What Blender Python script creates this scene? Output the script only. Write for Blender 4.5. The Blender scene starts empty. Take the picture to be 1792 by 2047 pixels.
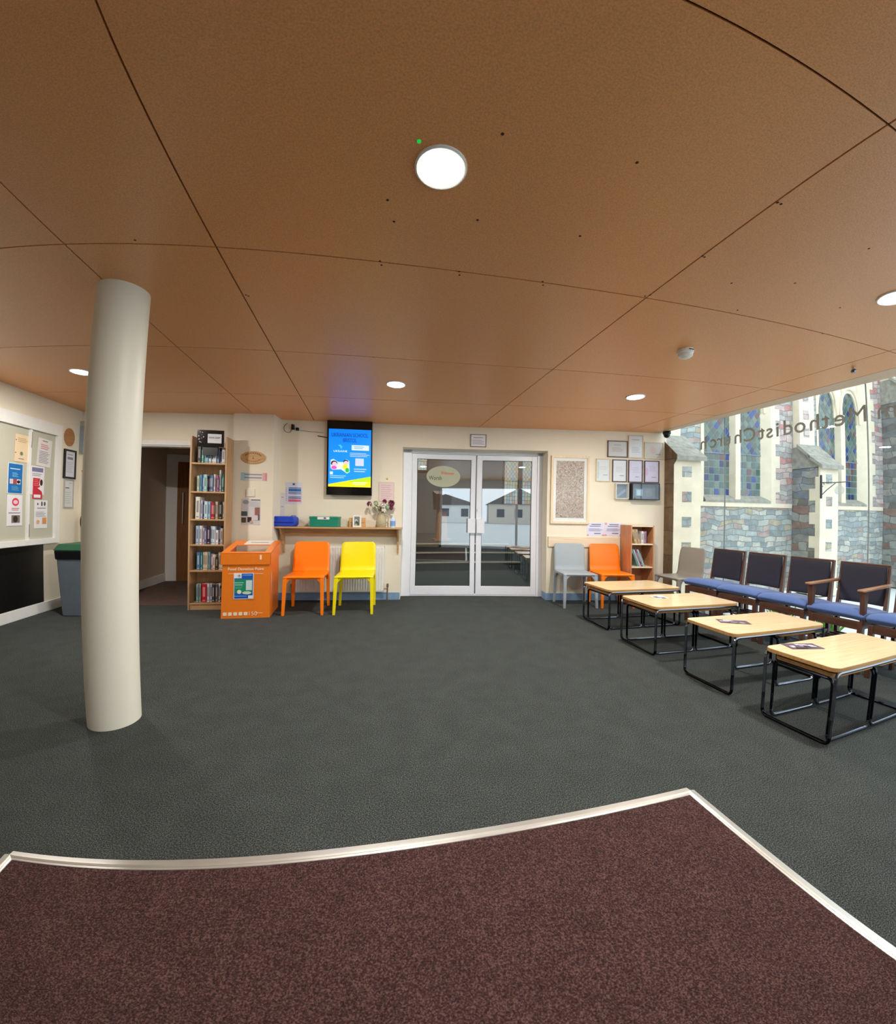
import bpy, bmesh, math, random
from math import sin, cos, pi, radians as RAD
from mathutils import Matrix, Vector
random.seed(7)
S = bpy.context.scene
COL = S.collection

# ------------------------------------------------------------------ camera
CAM_H = 1.2
YAW, PIT, ROL = 0.21073, 0.00574, -0.01757
KP = (1.39294, -0.35016, -0.22072, 0.17327)          # wide phone lens: angle as a polynomial of the radius
def _rot():
    Rz = Matrix(((cos(YAW), sin(YAW), 0), (-sin(YAW), cos(YAW), 0), (0, 0, 1)))
    Rx = Matrix(((1, 0, 0), (0, cos(PIT), -sin(PIT)), (0, sin(PIT), cos(PIT))))
    Ry = Matrix(((cos(ROL), 0, sin(ROL)), (0, 1, 0), (-sin(ROL), 0, cos(ROL))))
    return Rz @ Rx @ Ry
RC = _rot()
cd = bpy.data.cameras.new('camera')
cd.type = 'PANO'; cd.panorama_type = 'FISHEYE_LENS_POLYNOMIAL'
cd.sensor_fit = 'HORIZONTAL'; cd.sensor_width = 17.92; cd.sensor_height = 20.47
cd.fisheye_fov = RAD(240); cd.fisheye_polynomial_k0 = 0
for i in range(4):
    setattr(cd, 'fisheye_polynomial_k%d' % (i + 1), -KP[i] / 10 ** (i + 1))
cam = bpy.data.objects.new('camera', cd); COL.objects.link(cam)
X, Y, Z = RC.col[0], RC.col[1], RC.col[2]
cam.matrix_world = Matrix(((X[0], Z[0], -Y[0], 0), (X[1], Z[1], -Y[1], 0), (X[2], Z[2], -Y[2], CAM_H), (0, 0, 0, 1)))
S.camera = cam

# ------------------------------------------------------------------ look and world
S.view_settings.view_transform = 'Standard'; S.view_settings.look = 'None'
S.view_settings.gamma = 1; S.view_settings.exposure = 0.0
S.view_settings.use_curve_mapping = False
SKY_STRENGTH = 2.75
LAMP_W = 38
wd = bpy.data.worlds.new('overcast_sky'); S.world = wd; wd.use_nodes = True
nt = wd.node_tree; bgn = nt.nodes['Background']
tc = nt.nodes.new('ShaderNodeTexCoord'); nz = nt.nodes.new('ShaderNodeTexNoise')
nz.inputs['Scale'].default_value = 2.2; nz.inputs['Detail'].default_value = 5
cr = nt.nodes.new('ShaderNodeValToRGB')
cr.color_ramp.elements[0].position = .35; cr.color_ramp.elements[0].color = (.62, .82, 1, 1)
cr.color_ramp.elements[1].position = .65; cr.color_ramp.elements[1].color = (.95, .98, 1, 1)
nt.links.new(tc.outputs['Generated'], nz.inputs['Vector']); nt.links.new(nz.outputs['Fac'], cr.inputs['Fac'])
nt.links.new(cr.outputs['Color'], bgn.inputs['Color']); bgn.inputs['Strength'].default_value = SKY_STRENGTH

# ------------------------------------------------------------------ measuring helpers (photo pixel -> place)
def ray(px, py):
    x = (px - 896) / 1000; y = (1023.5 - py) / 1000; r = math.hypot(x, y) + 1e-9
    th = sum(KP[i] * r ** (i + 1) for i in range(4))
    return RC @ Vector((sin(th) * x / r, cos(th), sin(th) * y / r))
def pt(px, py, z=0.0):
    d = ray(px, py); t = (z - CAM_H) / d.z
    return Vector((d.x * t, d.y * t, z))
HC = 2.4386
class Plane:
    """a vertical plane: u runs along it, d is the distance in front of it"""
    def __init__(s, ox, oy, ang):
        s.o = Vector((ox, oy)); s.a = ang
        s.t = Vector((cos(ang), sin(ang))); s.n = Vector((sin(ang), -cos(ang)))
    def hit(s, px, py, d=0.0):
        r = ray(px, py); k = (d + s.o.dot(s.n)) / (r.x * s.n.x + r.y * s.n.y)
        return (Vector((r.x * k, r.y * k)) - s.o).dot(s.t), CAM_H + r.z * k
    def box(s, x0, y0, x1, y1, d=0.0):
        q = [s.hit(x0, y0, d), s.hit(x1, y0, d), s.hit(x0, y1, d), s.hit(x1, y1, d)]
        return ((q[0][0] + q[2][0]) / 2, (q[1][0] + q[3][0]) / 2, (q[2][1] + q[3][1]) / 2, (q[0][1] + q[1][1]) / 2)
    def at(s, u, d, z=0.0):
        p = s.o + s.t * u + s.n * d
        return Vector((p.x, p.y, z))
    def uof(s, x):
        return (x - s.o.x) / s.t.x
AW = -math.atan(.1369)
WALL = Plane(0, 5.26, AW)
PIER = Plane(-1.195, 5.1545, -math.atan(.116))
WL2 = Plane(-2.70, 5.39, -math.atan(.102))
LEFT = Plane(-3.671, 0, pi / 2)
CHURCH = Plane(0, 5.26, -math.atan(.07))
GLASS = Plane(4.19, 4.43, -pi / 2 + math.atan(.0514))

# ------------------------------------------------------------------ materials
_m = {}
def mat(name, col, rough=.6, metal=0, noise=.06, nscale=20, emit=0, coat=0, bump=0, spec=.5, trans=0, sheen=0):
    if name in _m: return _m[name]
    m = bpy.data.materials.new(name); m.use_nodes = True; t = m.node_tree; b = t.nodes['Principled BSDF']
    col = tuple(col) + (1,) if len(col) == 3 else col
    b.inputs['Roughness'].default_value = rough; b.inputs['Metallic'].default_value = metal
    b.inputs['Specular IOR Level'].default_value = spec
    b.inputs['Coat Weight'].default_value = coat; b.inputs['Coat Roughness'].default_value = .04
    b.inputs['Sheen Weight'].default_value = sheen
    b.inputs['Base Color'].default_value = col
    if noise or bump:
        c = t.nodes.new('ShaderNodeTexCoord'); n = t.nodes.new('ShaderNodeTexNoise')
        n.inputs['Scale'].default_value = nscale; n.inputs['Detail'].default_value = 4
        t.links.new(c.outputs['Object'], n.inputs['Vector'])
        if noise:
            r = t.nodes.new('ShaderNodeValToRGB')
            r.color_ramp.elements[0].position = .3; r.color_ramp.elements[1].position = .7
            r.color_ramp.elements[0].color = tuple(max(0, v * (1 - noise)) for v in col[:3]) + (1,)
            r.color_ramp.elements[1].color = tuple(min(1, v * (1 + noise)) for v in col[:3]) + (1,)
            t.links.new(n.outputs['Fac'], r.inputs['Fac']); t.links.new(r.outputs['Color'], b.inputs['Base Color'])
        if bump:
            bp = t.nodes.new('ShaderNodeBump'); bp.inputs['Strength'].default_value = bump; bp.inputs['Distance'].default_value = .004
            t.links.new(n.outputs['Fac'], bp.inputs['Height']); t.links.new(bp.outputs['Normal'], b.inputs['Normal'])
    if emit:
        b.inputs['Emission Color'].default_value = col; b.inputs['Emission Strength'].default_value = emit
    _m[name] = m
    return m
def sr(r, g, b):
    f = lambda c: (c / 255 / 12.92) if c / 255 <= .04045 else ((c / 255 + .055) / 1.055) ** 2.4
    return (f(r), f(g), f(b))
def flat(r, g, b, rough=.55, emit=0, coat=0):
    return mat('paint_%d_%d_%d_%d_%d' % (r, g, b, int(emit * 10), int(coat * 10)), sr(r, g, b), rough, noise=.02, emit=emit, coat=coat)
def fabricfloor(name, c1, c2, c3, sc=260):
    m = bpy.data.materials.new(name); m.use_nodes = True; t = m.node_tree; b = t.nodes['Principled BSDF']
    b.inputs['Roughness'].default_value = .95; b.inputs['Specular IOR Level'].default_value = .15
    c = t.nodes.new('ShaderNodeTexCoord')
    n = t.nodes.new('ShaderNodeTexNoise'); n.inputs['Scale'].default_value = sc; n.inputs['Detail'].default_value = 3
    n2 = t.nodes.new('ShaderNodeTexNoise'); n2.inputs['Scale'].default_value = 7; n2.inputs['Detail'].default_value = 6
    r = t.nodes.new('ShaderNodeValToRGB'); e = r.color_ramp.elements
    e[0].position = .33; e[0].color = c1 + (1,); e[1].position = .68; e[1].color = c3 + (1,)
    k = e.new(.5); k.color = c2 + (1,)
    mx = t.nodes.new('ShaderNodeMix'); mx.data_type = 'RGBA'; mx.blend_type = 'MULTIPLY'; mx.inputs['Factor'].default_value = .35
    r2 = t.nodes.new('ShaderNodeValToRGB'); r2.color_ramp.elements[0].position = .35; r2.color_ramp.elements[1].position = .65
    r2.color_ramp.elements[0].color = (.6, .6, .6, 1)
    for q in (n, n2): t.links.new(c.outputs['Object'], q.inputs['Vector'])
    t.links.new(n.outputs['Fac'], r.inputs['Fac']); t.links.new(n2.outputs['Fac'], r2.inputs['Fac'])
    t.links.new(r.outputs['Color'], mx.inputs['A']); t.links.new(r2.outputs['Color'], mx.inputs['B'])
    t.links.new(mx.outputs['Result'], b.inputs['Base Color'])
    bp = t.nodes.new('ShaderNodeBump'); bp.inputs['Strength'].default_value = .3; bp.inputs['Distance'].default_value = .004
    t.links.new(n.outputs['Fac'], bp.inputs['Height']); t.links.new(bp.outputs['Normal'], b.inputs['Normal'])
    return m
def wood(name, c1, c2, rough=.45, axis='X', sc=1.0, coat=0):
    m = bpy.data.materials.new(name); m.use_nodes = True; t = m.node_tree; b = t.nodes['Principled BSDF']
    b.inputs['Roughness'].default_value = rough; b.inputs['Coat Weight'].default_value = coat
    c = t.nodes.new('ShaderNodeTexCoord'); mp = t.nodes.new('ShaderNodeMapping')
    s = {'X': (1.5, 22, 22), 'Y': (22, 1.5, 22), 'Z': (22, 22, 1.5)}[axis]
    mp.inputs['Scale'].default_value = tuple(v * sc for v in s)
    n = t.nodes.new('ShaderNodeTexNoise'); n.inputs['Scale'].default_value = 2.2; n.inputs['Detail'].default_value = 6; n.inputs['Distortion'].default_value = .6
    r = t.nodes.new('ShaderNodeValToRGB'); r.color_ramp.elements[0].position = .3; r.color_ramp.elements[1].position = .7
    r.color_ramp.elements[0].color = c1 + (1,); r.color_ramp.elements[1].color = c2 + (1,)
    t.links.new(c.outputs['Object'], mp.inputs['Vector']); t.links.new(mp.outputs['Vector'], n.inputs['Vector'])
    t.links.new(n.outputs['Fac'], r.inputs['Fac']); t.links.new(r.outputs['Color'], b.inputs['Base Color'])
    return m
def stone(name, cols, roww=.34, rowh=.13, mortar=(.62, .66, .62), ms=.006, seed=0.0, dist=.05, roughb=.5):
    m = bpy.data.materials.new(name); m.use_nodes = True; t = m.node_tree; b = t.nodes['Principled BSDF']
    L = t.links.new; b.inputs['Roughness'].default_value = .9; b.inputs['Specular IOR Level'].default_value = .2
    c = t.nodes.new('ShaderNodeTexCoord'); sp = t.nodes.new('ShaderNodeSeparateXYZ'); L(c.outputs['Object'], sp.inputs[0])
    ad = t.nodes.new('ShaderNodeMath'); ad.operation = 'ADD'; L(sp.outputs[0], ad.inputs[0]); L(sp.outputs[1], ad.inputs[1])
    cb = t.nodes.new('ShaderNodeCombineXYZ'); L(ad.outputs[0], cb.inputs[0]); L(sp.outputs[2], cb.inputs[1]); cb.inputs[2].default_value = seed
    n = t.nodes.new('ShaderNodeTexNoise'); n.inputs['Scale'].default_value = 3.2; n.inputs['Detail'].default_value = 3; L(cb.outputs[0], n.inputs['Vector'])
    sb = t.nodes.new('ShaderNodeVectorMath'); sb.operation = 'SUBTRACT'; L(n.outputs['Color'], sb.inputs[0]); sb.inputs[1].default_value = (.5, .5, .5)
    sc = t.nodes.new('ShaderNodeVectorMath'); sc.operation = 'SCALE'; L(sb.outputs[0], sc.inputs[0]); sc.inputs['Scale'].default_value = dist * 4
    av = t.nodes.new('ShaderNodeVectorMath'); av.operation = 'ADD'; L(cb.outputs[0], av.inputs[0]); L(sc.outputs[0], av.inputs[1])
    br = t.nodes.new('ShaderNodeTexBrick'); L(av.outputs[0], br.inputs['Vector'])
    br.inputs['Scale'].default_value = 1; br.inputs['Brick Width'].default_value = roww; br.inputs['Row Height'].default_value = rowh
    br.inputs['Mortar Size'].default_value = ms; br.inputs['Mortar Smooth'].default_value = .4
    br.inputs['Color1'].default_value = (0, 0, 0, 1); br.inputs['Color2'].default_value = (1, 1, 1, 1); br.inputs['Mortar'].default_value = (.5, .5, .5, 1)
    br.offset_frequency = 2; br.squash = .6; br.squash_frequency = 3
    r = t.nodes.new('ShaderNodeValToRGB'); e = r.color_ramp.elements; r.color_ramp.interpolation = 'CONSTANT'
    e[0].position = 0; e[0].color = cols[0] + (1,); e[1].position = 1 / len(cols); e[1].color = cols[1] + (1,)
    for i in range(2, len(cols)):
        k = e.new(i / len(cols)); k.color = cols[i] + (1,)
    L(br.outputs['Color'], r.inputs['Fac'])
    n3 = t.nodes.new('ShaderNodeTexNoise'); n3.inputs['Scale'].default_value = 9; n3.inputs['Detail'].default_value = 7; L(cb.outputs[0], n3.inputs['Vector'])
    mm = t.nodes.new('ShaderNodeMix'); mm.data_type = 'RGBA'; mm.blend_type = 'OVERLAY'; mm.inputs['Factor'].default_value = .45
    L(r.outputs['Color'], mm.inputs['A']); L(n3.outputs['Fac'], mm.inputs['B'])
    mx = t.nodes.new('ShaderNodeMix'); mx.data_type = 'RGBA'; L(br.outputs['Fac'], mx.inputs['Factor'])
    L(mm.outputs['Result'], mx.inputs['A']); mx.inputs['B'].default_value = mortar + (1,)
    L(mx.outputs['Result'], b.inputs['Base Color'])
    iv = t.nodes.new('ShaderNodeMath'); iv.operation = 'SUBTRACT'; iv.inputs[0].default_value = 1; L(br.outputs['Fac'], iv.inputs[1])
    a2 = t.nodes.new('ShaderNodeMath'); a2.operation = 'MULTIPLY_ADD'; L(n3.outputs['Fac'], a2.inputs[0]); a2.inputs[1].default_value = .8; L(iv.outputs[0], a2.inputs[2])
    bp = t.nodes.new('ShaderNodeBump'); bp.inputs['Strength'].default_value = roughb; bp.inputs['Distance'].default_value = .02
    L(a2.outputs[0], bp.inputs['Height']); L(bp.outputs['Normal'], b.inputs['Normal'])
    return m
def glassmat(name, refl, tint=(1, 1, 1), rough=0.0):
    m = bpy.data.materials.new(name); m.use_nodes = True; t = m.node_tree; t.nodes.clear()
    o = t.nodes.new('ShaderNodeOutputMaterial'); tr = t.nodes.new('ShaderNodeBsdfTransparent'); tr.inputs[0].default_value = tint + (1,)
    g = t.nodes.new('ShaderNodeBsdfGlossy'); g.inputs['Roughness'].default_value = rough
    lw = t.nodes.new('ShaderNodeLayerWeight'); lw.inputs['Blend'].default_value = .5
    pw = t.nodes.new('ShaderNodeMath'); pw.operation = 'POWER'; pw.inputs[1].default_value = 5
    ma = t.nodes.new('ShaderNodeMath'); ma.operation = 'MULTIPLY_ADD'; ma.inputs[1].default_value = .9; ma.inputs[2].default_value = refl; ma.use_clamp = True
    mx = t.nodes.new('ShaderNodeMixShader')
    t.links.new(lw.outputs['Facing'], pw.inputs[0]); t.links.new(pw.outputs[0], ma.inputs[0]); t.links.new(ma.outputs[0], mx.inputs[0]); t.links.new(tr.outputs[0], mx.inputs[1]); t.links.new(g.outputs[0], mx.inputs[2])
    t.links.new(mx.outputs[0], o.inputs[0])
    return m

def vinyl(name, col, a):
    m = bpy.data.materials.new(name); m.use_nodes = True; t = m.node_tree; b = t.nodes['Principled BSDF']; b.inputs['Base Color'].default_value = col + (1,)
    b.inputs['Alpha'].default_value = a; b.inputs['Roughness'].default_value = .5; return m
M_CARPET = fabricfloor('grey_carpet', sr(30, 33, 33), sr(62, 67, 66), sr(100, 106, 104), 200)
M_MAROON = fabricfloor('maroon_matting', sr(44, 28, 28), sr(70, 47, 45), sr(106, 78, 76), 190)
M_RAMP = fabricfloor('brown_carpet', sr(60, 46, 42), sr(98, 80, 72), sr(128, 108, 98))
M_WALL = mat('cream_wall_paint', sr(234, 226, 206), .75, noise=.02, nscale=3, bump=.1)
M_WALL2 = mat('beige_wall_paint', sr(200, 180, 160), .8, noise=.03, nscale=4)
M_CEIL = mat('brown_hardboard', sr(232, 164, 102), .36, noise=.16, nscale=160, bump=.2, spec=.75)
M_CEILD = mat('dark_joint', sr(60, 36, 22), .8)
M_FASC = mat('pale_fascia', sr(214, 186, 156), .5, noise=.03)
M_WHITE = mat('white_gloss_frame', sr(232, 236, 244), .35, noise=.015)
M_WHITEM = mat('white_matt', sr(236, 236, 232), .6, noise=.02)
M_PILLAR = mat('cream_pillar_paint', sr(226, 222, 205), .45, noise=.02, nscale=3)
M_BLUESK = mat('blue_grey_skirting', sr(128, 158, 192), .5, noise=.04)
M_ALU = mat('brushed_aluminium', sr(206, 204, 198), .38, metal=.75, noise=.06, nscale=8)
M_BLACK = mat('black_plastic', sr(14, 14, 16), .35)
M_DARKPANEL = mat('black_panel_paint', sr(14, 13, 14), .35, noise=.1)
M_OAK = wood('oak_veneer', sr(172, 134, 96), sr(196, 160, 120), .5, 'Z')
M_OAKX = wood('oak_shelf', sr(176, 134, 92), sr(204, 166, 120), .45, 'X')
M_BEECH = wood('beech_top', sr(226, 196, 150), sr(238, 214, 172), .22, 'X', coat=.2)
M_BEECHE = wood('beech_edge', sr(176, 128, 74), sr(206, 160, 100), .4, 'X')
M_DARKW = wood('dark_stained_wood', sr(60, 38, 30), sr(94, 60, 46), .4, 'Z')
M_DARKWX = wood('dark_stained_rail', sr(60, 38, 30), sr(94, 60, 46), .4, 'X')
M_ARM = wood('worn_arm_wood', sr(140, 98, 66), sr(172, 126, 92), .4, 'Y')
M_PALEW = wood('pale_pine', sr(224, 202, 166), sr(238, 220, 190), .5, 'Z')
M_CHERRY = wood('cherry_veneer', sr(176, 116, 76), sr(202, 144, 100), .4, 'Z')
M_DOORW = wood('brown_door_veneer', sr(120, 78, 42), sr(150, 102, 60), .4, 'Z')
M_BLUEF = mat('blue_seat_fabric', sr(78, 106, 164), .9, noise=.12, nscale=260, bump=.3, sheen=.3)
M_DARKF = mat('dark_navy_back_fabric', sr(36, 36, 50), .8, noise=.15, nscale=300, bump=.3)
M_TUBE = mat('dark_chromed_tube', sr(40, 42, 50), .16, metal=1, noise=0)
M_TUBEC = mat('bright_chromed_tube', sr(128, 132, 142), .16, metal=1, noise=0)
M_ORANGE = mat('orange_plastic', sr(255, 128, 8), .35, noise=.01)
M_YELLOW = mat('yellow_plastic', sr(240, 222, 0), .35, noise=.01)
M_GREYPL = mat('pale_grey_plastic', sr(160, 170, 176), .38, noise=.01)
M_TAUPE = mat('taupe_grey_plastic', sr(150, 146, 138), .38, noise=.01)
M_CARD = mat('orange_card', sr(240, 128, 34), .3, noise=.02, coat=.1)
M_CARDIN = mat('grey_card_inside', sr(120, 110, 108), .8)
M_BINGREY = mat('grey_bin_plastic', sr(98, 108, 118), .5, noise=.05)
M_BINGREEN = mat('green_bin_lid', sr(24, 84, 56), .45, noise=.08)
M_BAG = mat('black_bin_liner', sr(16, 18, 20), .3, noise=.2, bump=.4)
M_RUB = stone('blue_grey_rubble', [sr(168, 174, 172), sr(146, 156, 158), sr(178, 180, 174), sr(156, 160, 158), sr(172, 154, 150), sr(184, 184, 176), sr(160, 168, 168), sr(176, 166, 146), sr(138, 146, 148)], .25, .085, mortar=sr(150, 152, 146), dist=.045, roughb=1.0)
M_RUB2 = stone('red_grey_rubble', [sr(190, 168, 166), sr(168, 160, 158), sr(186, 138, 134), sr(176, 174, 170), sr(198, 182, 176), sr(164, 158, 158)], .24, .09, mortar=sr(160, 154, 148), seed=3.0, roughb=1.0)
M_RUB3 = stone('grey_rubble', [sr(138, 138, 134), sr(120, 124, 124), sr(150, 150, 146), sr(112, 110, 108), sr(140, 116, 108), sr(146, 148, 142)], .30, .12, mortar=sr(120, 120, 114), seed=5.0, roughb=1.0)
M_BATH = mat('dressed_cream_stone', sr(226, 214, 190), .85, noise=.07, nscale=5, bump=.2)
M_BATHG = mat('weathered_grey_stone', sr(150, 148, 138), .9, noise=.22, nscale=14, bump=.5)
M_BROWNST = stone('brown_stone', [sr(112, 92, 70), sr(122, 102, 80), sr(100, 82, 62), sr(128, 108, 86)], .5, .34, mortar=sr(92, 76, 58), ms=.006, dist=.02)  # darker and browner than the dressed front
M_GLASS = glassmat('clear_glass', .02, (.97, .99, .98))
M_DGLASS = glassmat('door_glass', .28, (.78, .82, .82))
M_CGLASS = glassmat('case_glass', .06, (.95, .96, .97))
M_LAMP = mat('lamp_diffuser', (1, .96, .88), .5, noise=0, emit=14)
M_IRON = mat('black_iron', sr(40, 44, 54), .5, metal=.4)
M_PAVE = mat('pale_paving', sr(214, 216, 214), .8, noise=.08, nscale=6)
M_LEAF = mat('leaf_green', sr(90, 150, 50), .6, noise=.3, nscale=40)
M_STEM = mat('stem_green', sr(92, 116, 62), .6, noise=.2, nscale=40)

# ------------------------------------------------------------------ mesh helpers
class MB:
    def __init__(s): s.v = []; s.f = []; s.m = []
    def add(s, vs, fs, m=0):
        o = len(s.v); s.v += [tuple(v) for v in vs]
        for f in fs: s.f.append(tuple(i + o for i in f)); s.m.append(m)
        return s
    def box(s, x0, x1, y0, y1, z0, z1, m=0):
        vs = [(x, y, z) for z in (z0, z1) for y in (y0, y1) for x in (x0, x1)]
        return s.add(vs, [(0, 2, 3, 1), (4, 5, 7, 6), (0, 1, 5, 4), (2, 6, 7, 3), (0, 4, 6, 2), (1, 3, 7, 5)], m)
    def hexa(s, b, t, m=0):     # bottom quad and top quad, both counter-clockwise from above
        return s.add(list(b) + list(t), [(3, 2, 1, 0), (4, 5, 6, 7), (0, 1, 5, 4), (1, 2, 6, 5), (2, 3, 7, 6), (3, 0, 4, 7)], m)
    def prism(s, poly, c0, c1, ax='z', m=0):
        def P(p, c):
            return {'z': (p[0], p[1], c), 'y': (p[0], c, p[1]), 'x': (c, p[0], p[1])}[ax]
        n = len(poly); vs = [P(p, c0) for p in poly] + [P(p, c1) for p in poly]
        fs = [tuple(range(n))[::-1], tuple(range(n, 2 * n))] + [(i, (i + 1) % n, n + (i + 1) % n, n + i) for i in range(n)]
        return s.add(vs, fs, m)
    def face(s, pts, m=0): return s.add(pts, [tuple(range(len(pts)))], m)
    def loft(s, rings, m=0):
        n = len(rings[0]); vs = [p for q in rings for p in q]
        fs = [tuple(range(n)), tuple((len(rings) - 1) * n + k for k in range(n))[::-1]]
        for i in range(len(rings) - 1):
            for k in range(n): fs.append((i * n + k, (i + 1) * n + k, (i + 1) * n + (k + 1) % n, i * n + (k + 1) % n))
        return s.add(vs, fs, m)
    def tube(s, pts, r, n=10, m=0, closed=False, cap=True):
        pts = [Vector(p) for p in pts]; N = len(pts); rs = r if isinstance(r, (list, tuple)) else [r] * N
        rings = []; up = None
        for i, p in enumerate(pts):
            a = pts[i - 1] if (i or closed) else p; b = pts[(i + 1) % N] if (i < N - 1 or closed) else p
            d = (b - a).normalized()
            if up is None:
                up = Vector((0, 0, 1)) if abs(d.z) < .9 else Vector((1, 0, 0))
            x = d.cross(up)
            if x.length < 1e-4: x = d.cross(Vector((0, 1, 0)))
            x.normalize(); y = x.cross(d).normalized(); up = y
            rings.append([p + (x * cos(2 * pi * k / n) + y * sin(2 * pi * k / n)) * rs[i] for k in range(n)])
        vs = [v for q in rings for v in q]; fs = []
        for i in range(N if closed else N - 1):
            j = (i + 1) % N
            for k in range(n):
                fs.append((i * n + k, i * n + (k + 1) % n, j * n + (k + 1) % n, j * n + k))
        if cap and not closed: fs += [tuple(range(n))[::-1], tuple((N - 1) * n + k for k in range(n))]
        return s.add(vs, fs, m)
    def lathe(s, prof, n=24, m=0, c=(0, 0, 0), sx=1, sy=1):
        vs = []; fs = []
        for r, z in prof:
            for k in range(n):
                vs.append((c[0] + r * sx * cos(2 * pi * k / n), c[1] + r * sy * sin(2 * pi * k / n), c[2] + z))
        for i in range(len(prof) - 1):
            for k in range(n):
                fs.append((i * n + k, i * n + (k + 1) % n, (i + 1) * n + (k + 1) % n, (i + 1) * n + k))
        fs.append(tuple(range(n))[::-1]); fs.append(tuple((len(prof) - 1) * n + k for k in range(n)))
        return s.add(vs, fs, m)
    def grid(s, fn, nu, nv, m=0, flip=False):
        vs = [fn(i / nu, j / nv) for i in range(nu + 1) for j in range(nv + 1)]; fs = []
        for i in range(nu):
            for j in range(nv):
                a = i * (nv + 1) + j; f = (a, a + nv + 1, a + nv + 2, a + 1); fs.append(f[::-1] if flip else f)
        return s.add(vs, fs, m)
    def build(s, name, mats, parent=None, loc=None, rz=0, smooth=False, bevel=0, ang=40, seg=2):
        me = bpy.data.meshes.new(name); me.from_pydata(s.v, [], s.f)
        mats = mats if isinstance(mats, (list, tuple)) else [mats]
        for q in mats: me.materials.append(q)
        me.polygons.foreach_set('material_index', s.m)
        if smooth:
            me.polygons.foreach_set('use_smooth', [True] * len(me.polygons)); me.set_sharp_from_angle(angle=RAD(ang))
        me.update()
        o = bpy.data.objects.new(name, me); COL.objects.link(o)
        if parent: o.parent = parent
        if loc is not None: o.location = loc
        o.rotation_euler = (0, 0, rz)
        if bevel:
            b = o.modifiers.new('bevel', 'BEVEL'); b.width = bevel; b.segments = seg; b.limit_method = 'ANGLE'
        return o
def tag(o, label=None, cat=None, group=None, kind=None):
    if label: o['label'] = label
    if cat: o['category'] = cat
    if group: o['group'] = group
    if kind: o['kind'] = kind
    return o
def empty(name, loc, rz=0, label=None, cat=None, group=None, kind=None):
    o = bpy.data.objects.new(name, None); COL.objects.link(o); o.empty_display_size = .1
    o.location = loc; o.rotation_euler = (0, 0, rz)
    return tag(o, label, cat, group, kind)
def copy_tree(o, loc=None, rz=None, label=None, group=None, parent=None):
    c = o.copy(); COL.objects.link(c); c.parent = parent
    if loc is not None: c.location = loc
    if rz is not None: c.rotation_euler = (0, 0, rz)
    if label: c['label'] = label
    if group: c['group'] = group
    for ch in list(o.children): copy_tree(ch, parent=c)
    return c
def struct(mb, name, mats, **k): return tag(mb.build(name, mats, **k), kind='structure')
def rrect(w, h, r, n=5, cx=0, cy=0):
    out = []
    for (x, y, a) in ((w / 2 - r, h / 2 - r, 0), (-w / 2 + r, h / 2 - r, 90), (-w / 2 + r, -h / 2 + r, 180), (w / 2 - r, -h / 2 + r, 270)):
        for k in range(n + 1):
            t = RAD(a + 90 * k / n); out.append((cx + x + r * cos(t), cy + y + r * sin(t)))
    return out
def arc_path(pts, r, n=5):
    """polyline with rounded corners"""
    P = [Vector(p) for p in pts]; out = [P[0]]
    for i in range(1, len(P) - 1):
        a = (P[i - 1] - P[i]); b = (P[i + 1] - P[i]); q = min(r, a.length * .49, b.length * .49)
        A = P[i] + a.normalized() * q; B = P[i] + b.normalized() * q
        for k in range(n + 1):
            t = k / n; out.append(A * (1 - t) ** 2 + P[i] * 2 * t * (1 - t) + B * t * t)
    out.append(P[-1]); return out
def text_obj(name, txt, size, m, parent, loc, rot=(pi / 2, 0, 0), width=None, extrude=.0004, mirror=False, align='CENTER', bold=0, kind=None):
    cu = bpy.data.curves.new(name, 'FONT'); cu.body = txt; cu.size = size; cu.align_x = align; cu.extrude = extrude; cu.offset = bold
    cu.resolution_u = 3
    t = bpy.data.objects.new('tmp', cu); COL.objects.link(t)
    bpy.context.view_layer.update()
    me = bpy.data.meshes.new_from_object(t.evaluated_get(bpy.context.evaluated_depsgraph_get()))
    COL.objects.unlink(t); bpy.data.objects.remove(t)
    me.materials.clear(); me.materials.append(m)
    xs = [v.co.x for v in me.vertices]
    k = width / (max(xs) - min(xs)) if (width and xs) else 1
    for v in me.vertices: v.co.x *= k * (-1 if mirror else 1)
    if mirror: me.flip_normals()
    me.name = name
    o = bpy.data.objects.new(name, me); COL.objects.link(o); o.parent = parent; o.location = loc; o.rotation_euler = rot
    return o

def layers(mb, w, h, items, d0, mats, emit=0, coat=0, step=.0005):
    """flat printed shapes; x right 0..1, y down 0..1; faces look towards -y"""
    for it in items:
        k, x0, y0, x1, y1, c = it[:6]
        mm = flat(*c, emit=emit, coat=coat)
        if mm not in mats: mats.append(mm)
        i = mats.index(mm); d0 += step
        X0, X1 = (x0 - .5) * w, (x1 - .5) * w; Z0, Z1 = (1 - y1) * h, (1 - y0) * h
        if k == 'r': mb.face([(X0, -d0, Z0), (X1, -d0, Z0), (X1, -d0, Z1), (X0, -d0, Z1)], i)
        elif k == 'e':
            mb.face([((X0 + X1) / 2 + (X1 - X0) / 2 * cos(2 * pi * q / 20), -d0, (Z0 + Z1) / 2 + (Z1 - Z0) / 2 * sin(2 * pi * q / 20)) for q in range(20)], i)
        elif k == 'l':       # n lines of small print
            n = it[6]; hh = (Z1 - Z0) / n
            for q in range(n):
                e = 1 - .22 * ((q * 37 + n) % 5) / 4
                mb.face([(X0, -d0, Z1 - hh * (q + .62)), (X0 + (X1 - X0) * e, -d0, Z1 - hh * (q + .62)), (X0 + (X1 - X0) * e, -d0, Z1 - hh * (q + .2)), (X0, -d0, Z1 - hh * (q + .2))], i)
        elif k == 'p':
            mb.face([((a - .5) * w, -d0, (1 - b) * h) for a, b in it[6]], i)
    return d0
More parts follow.
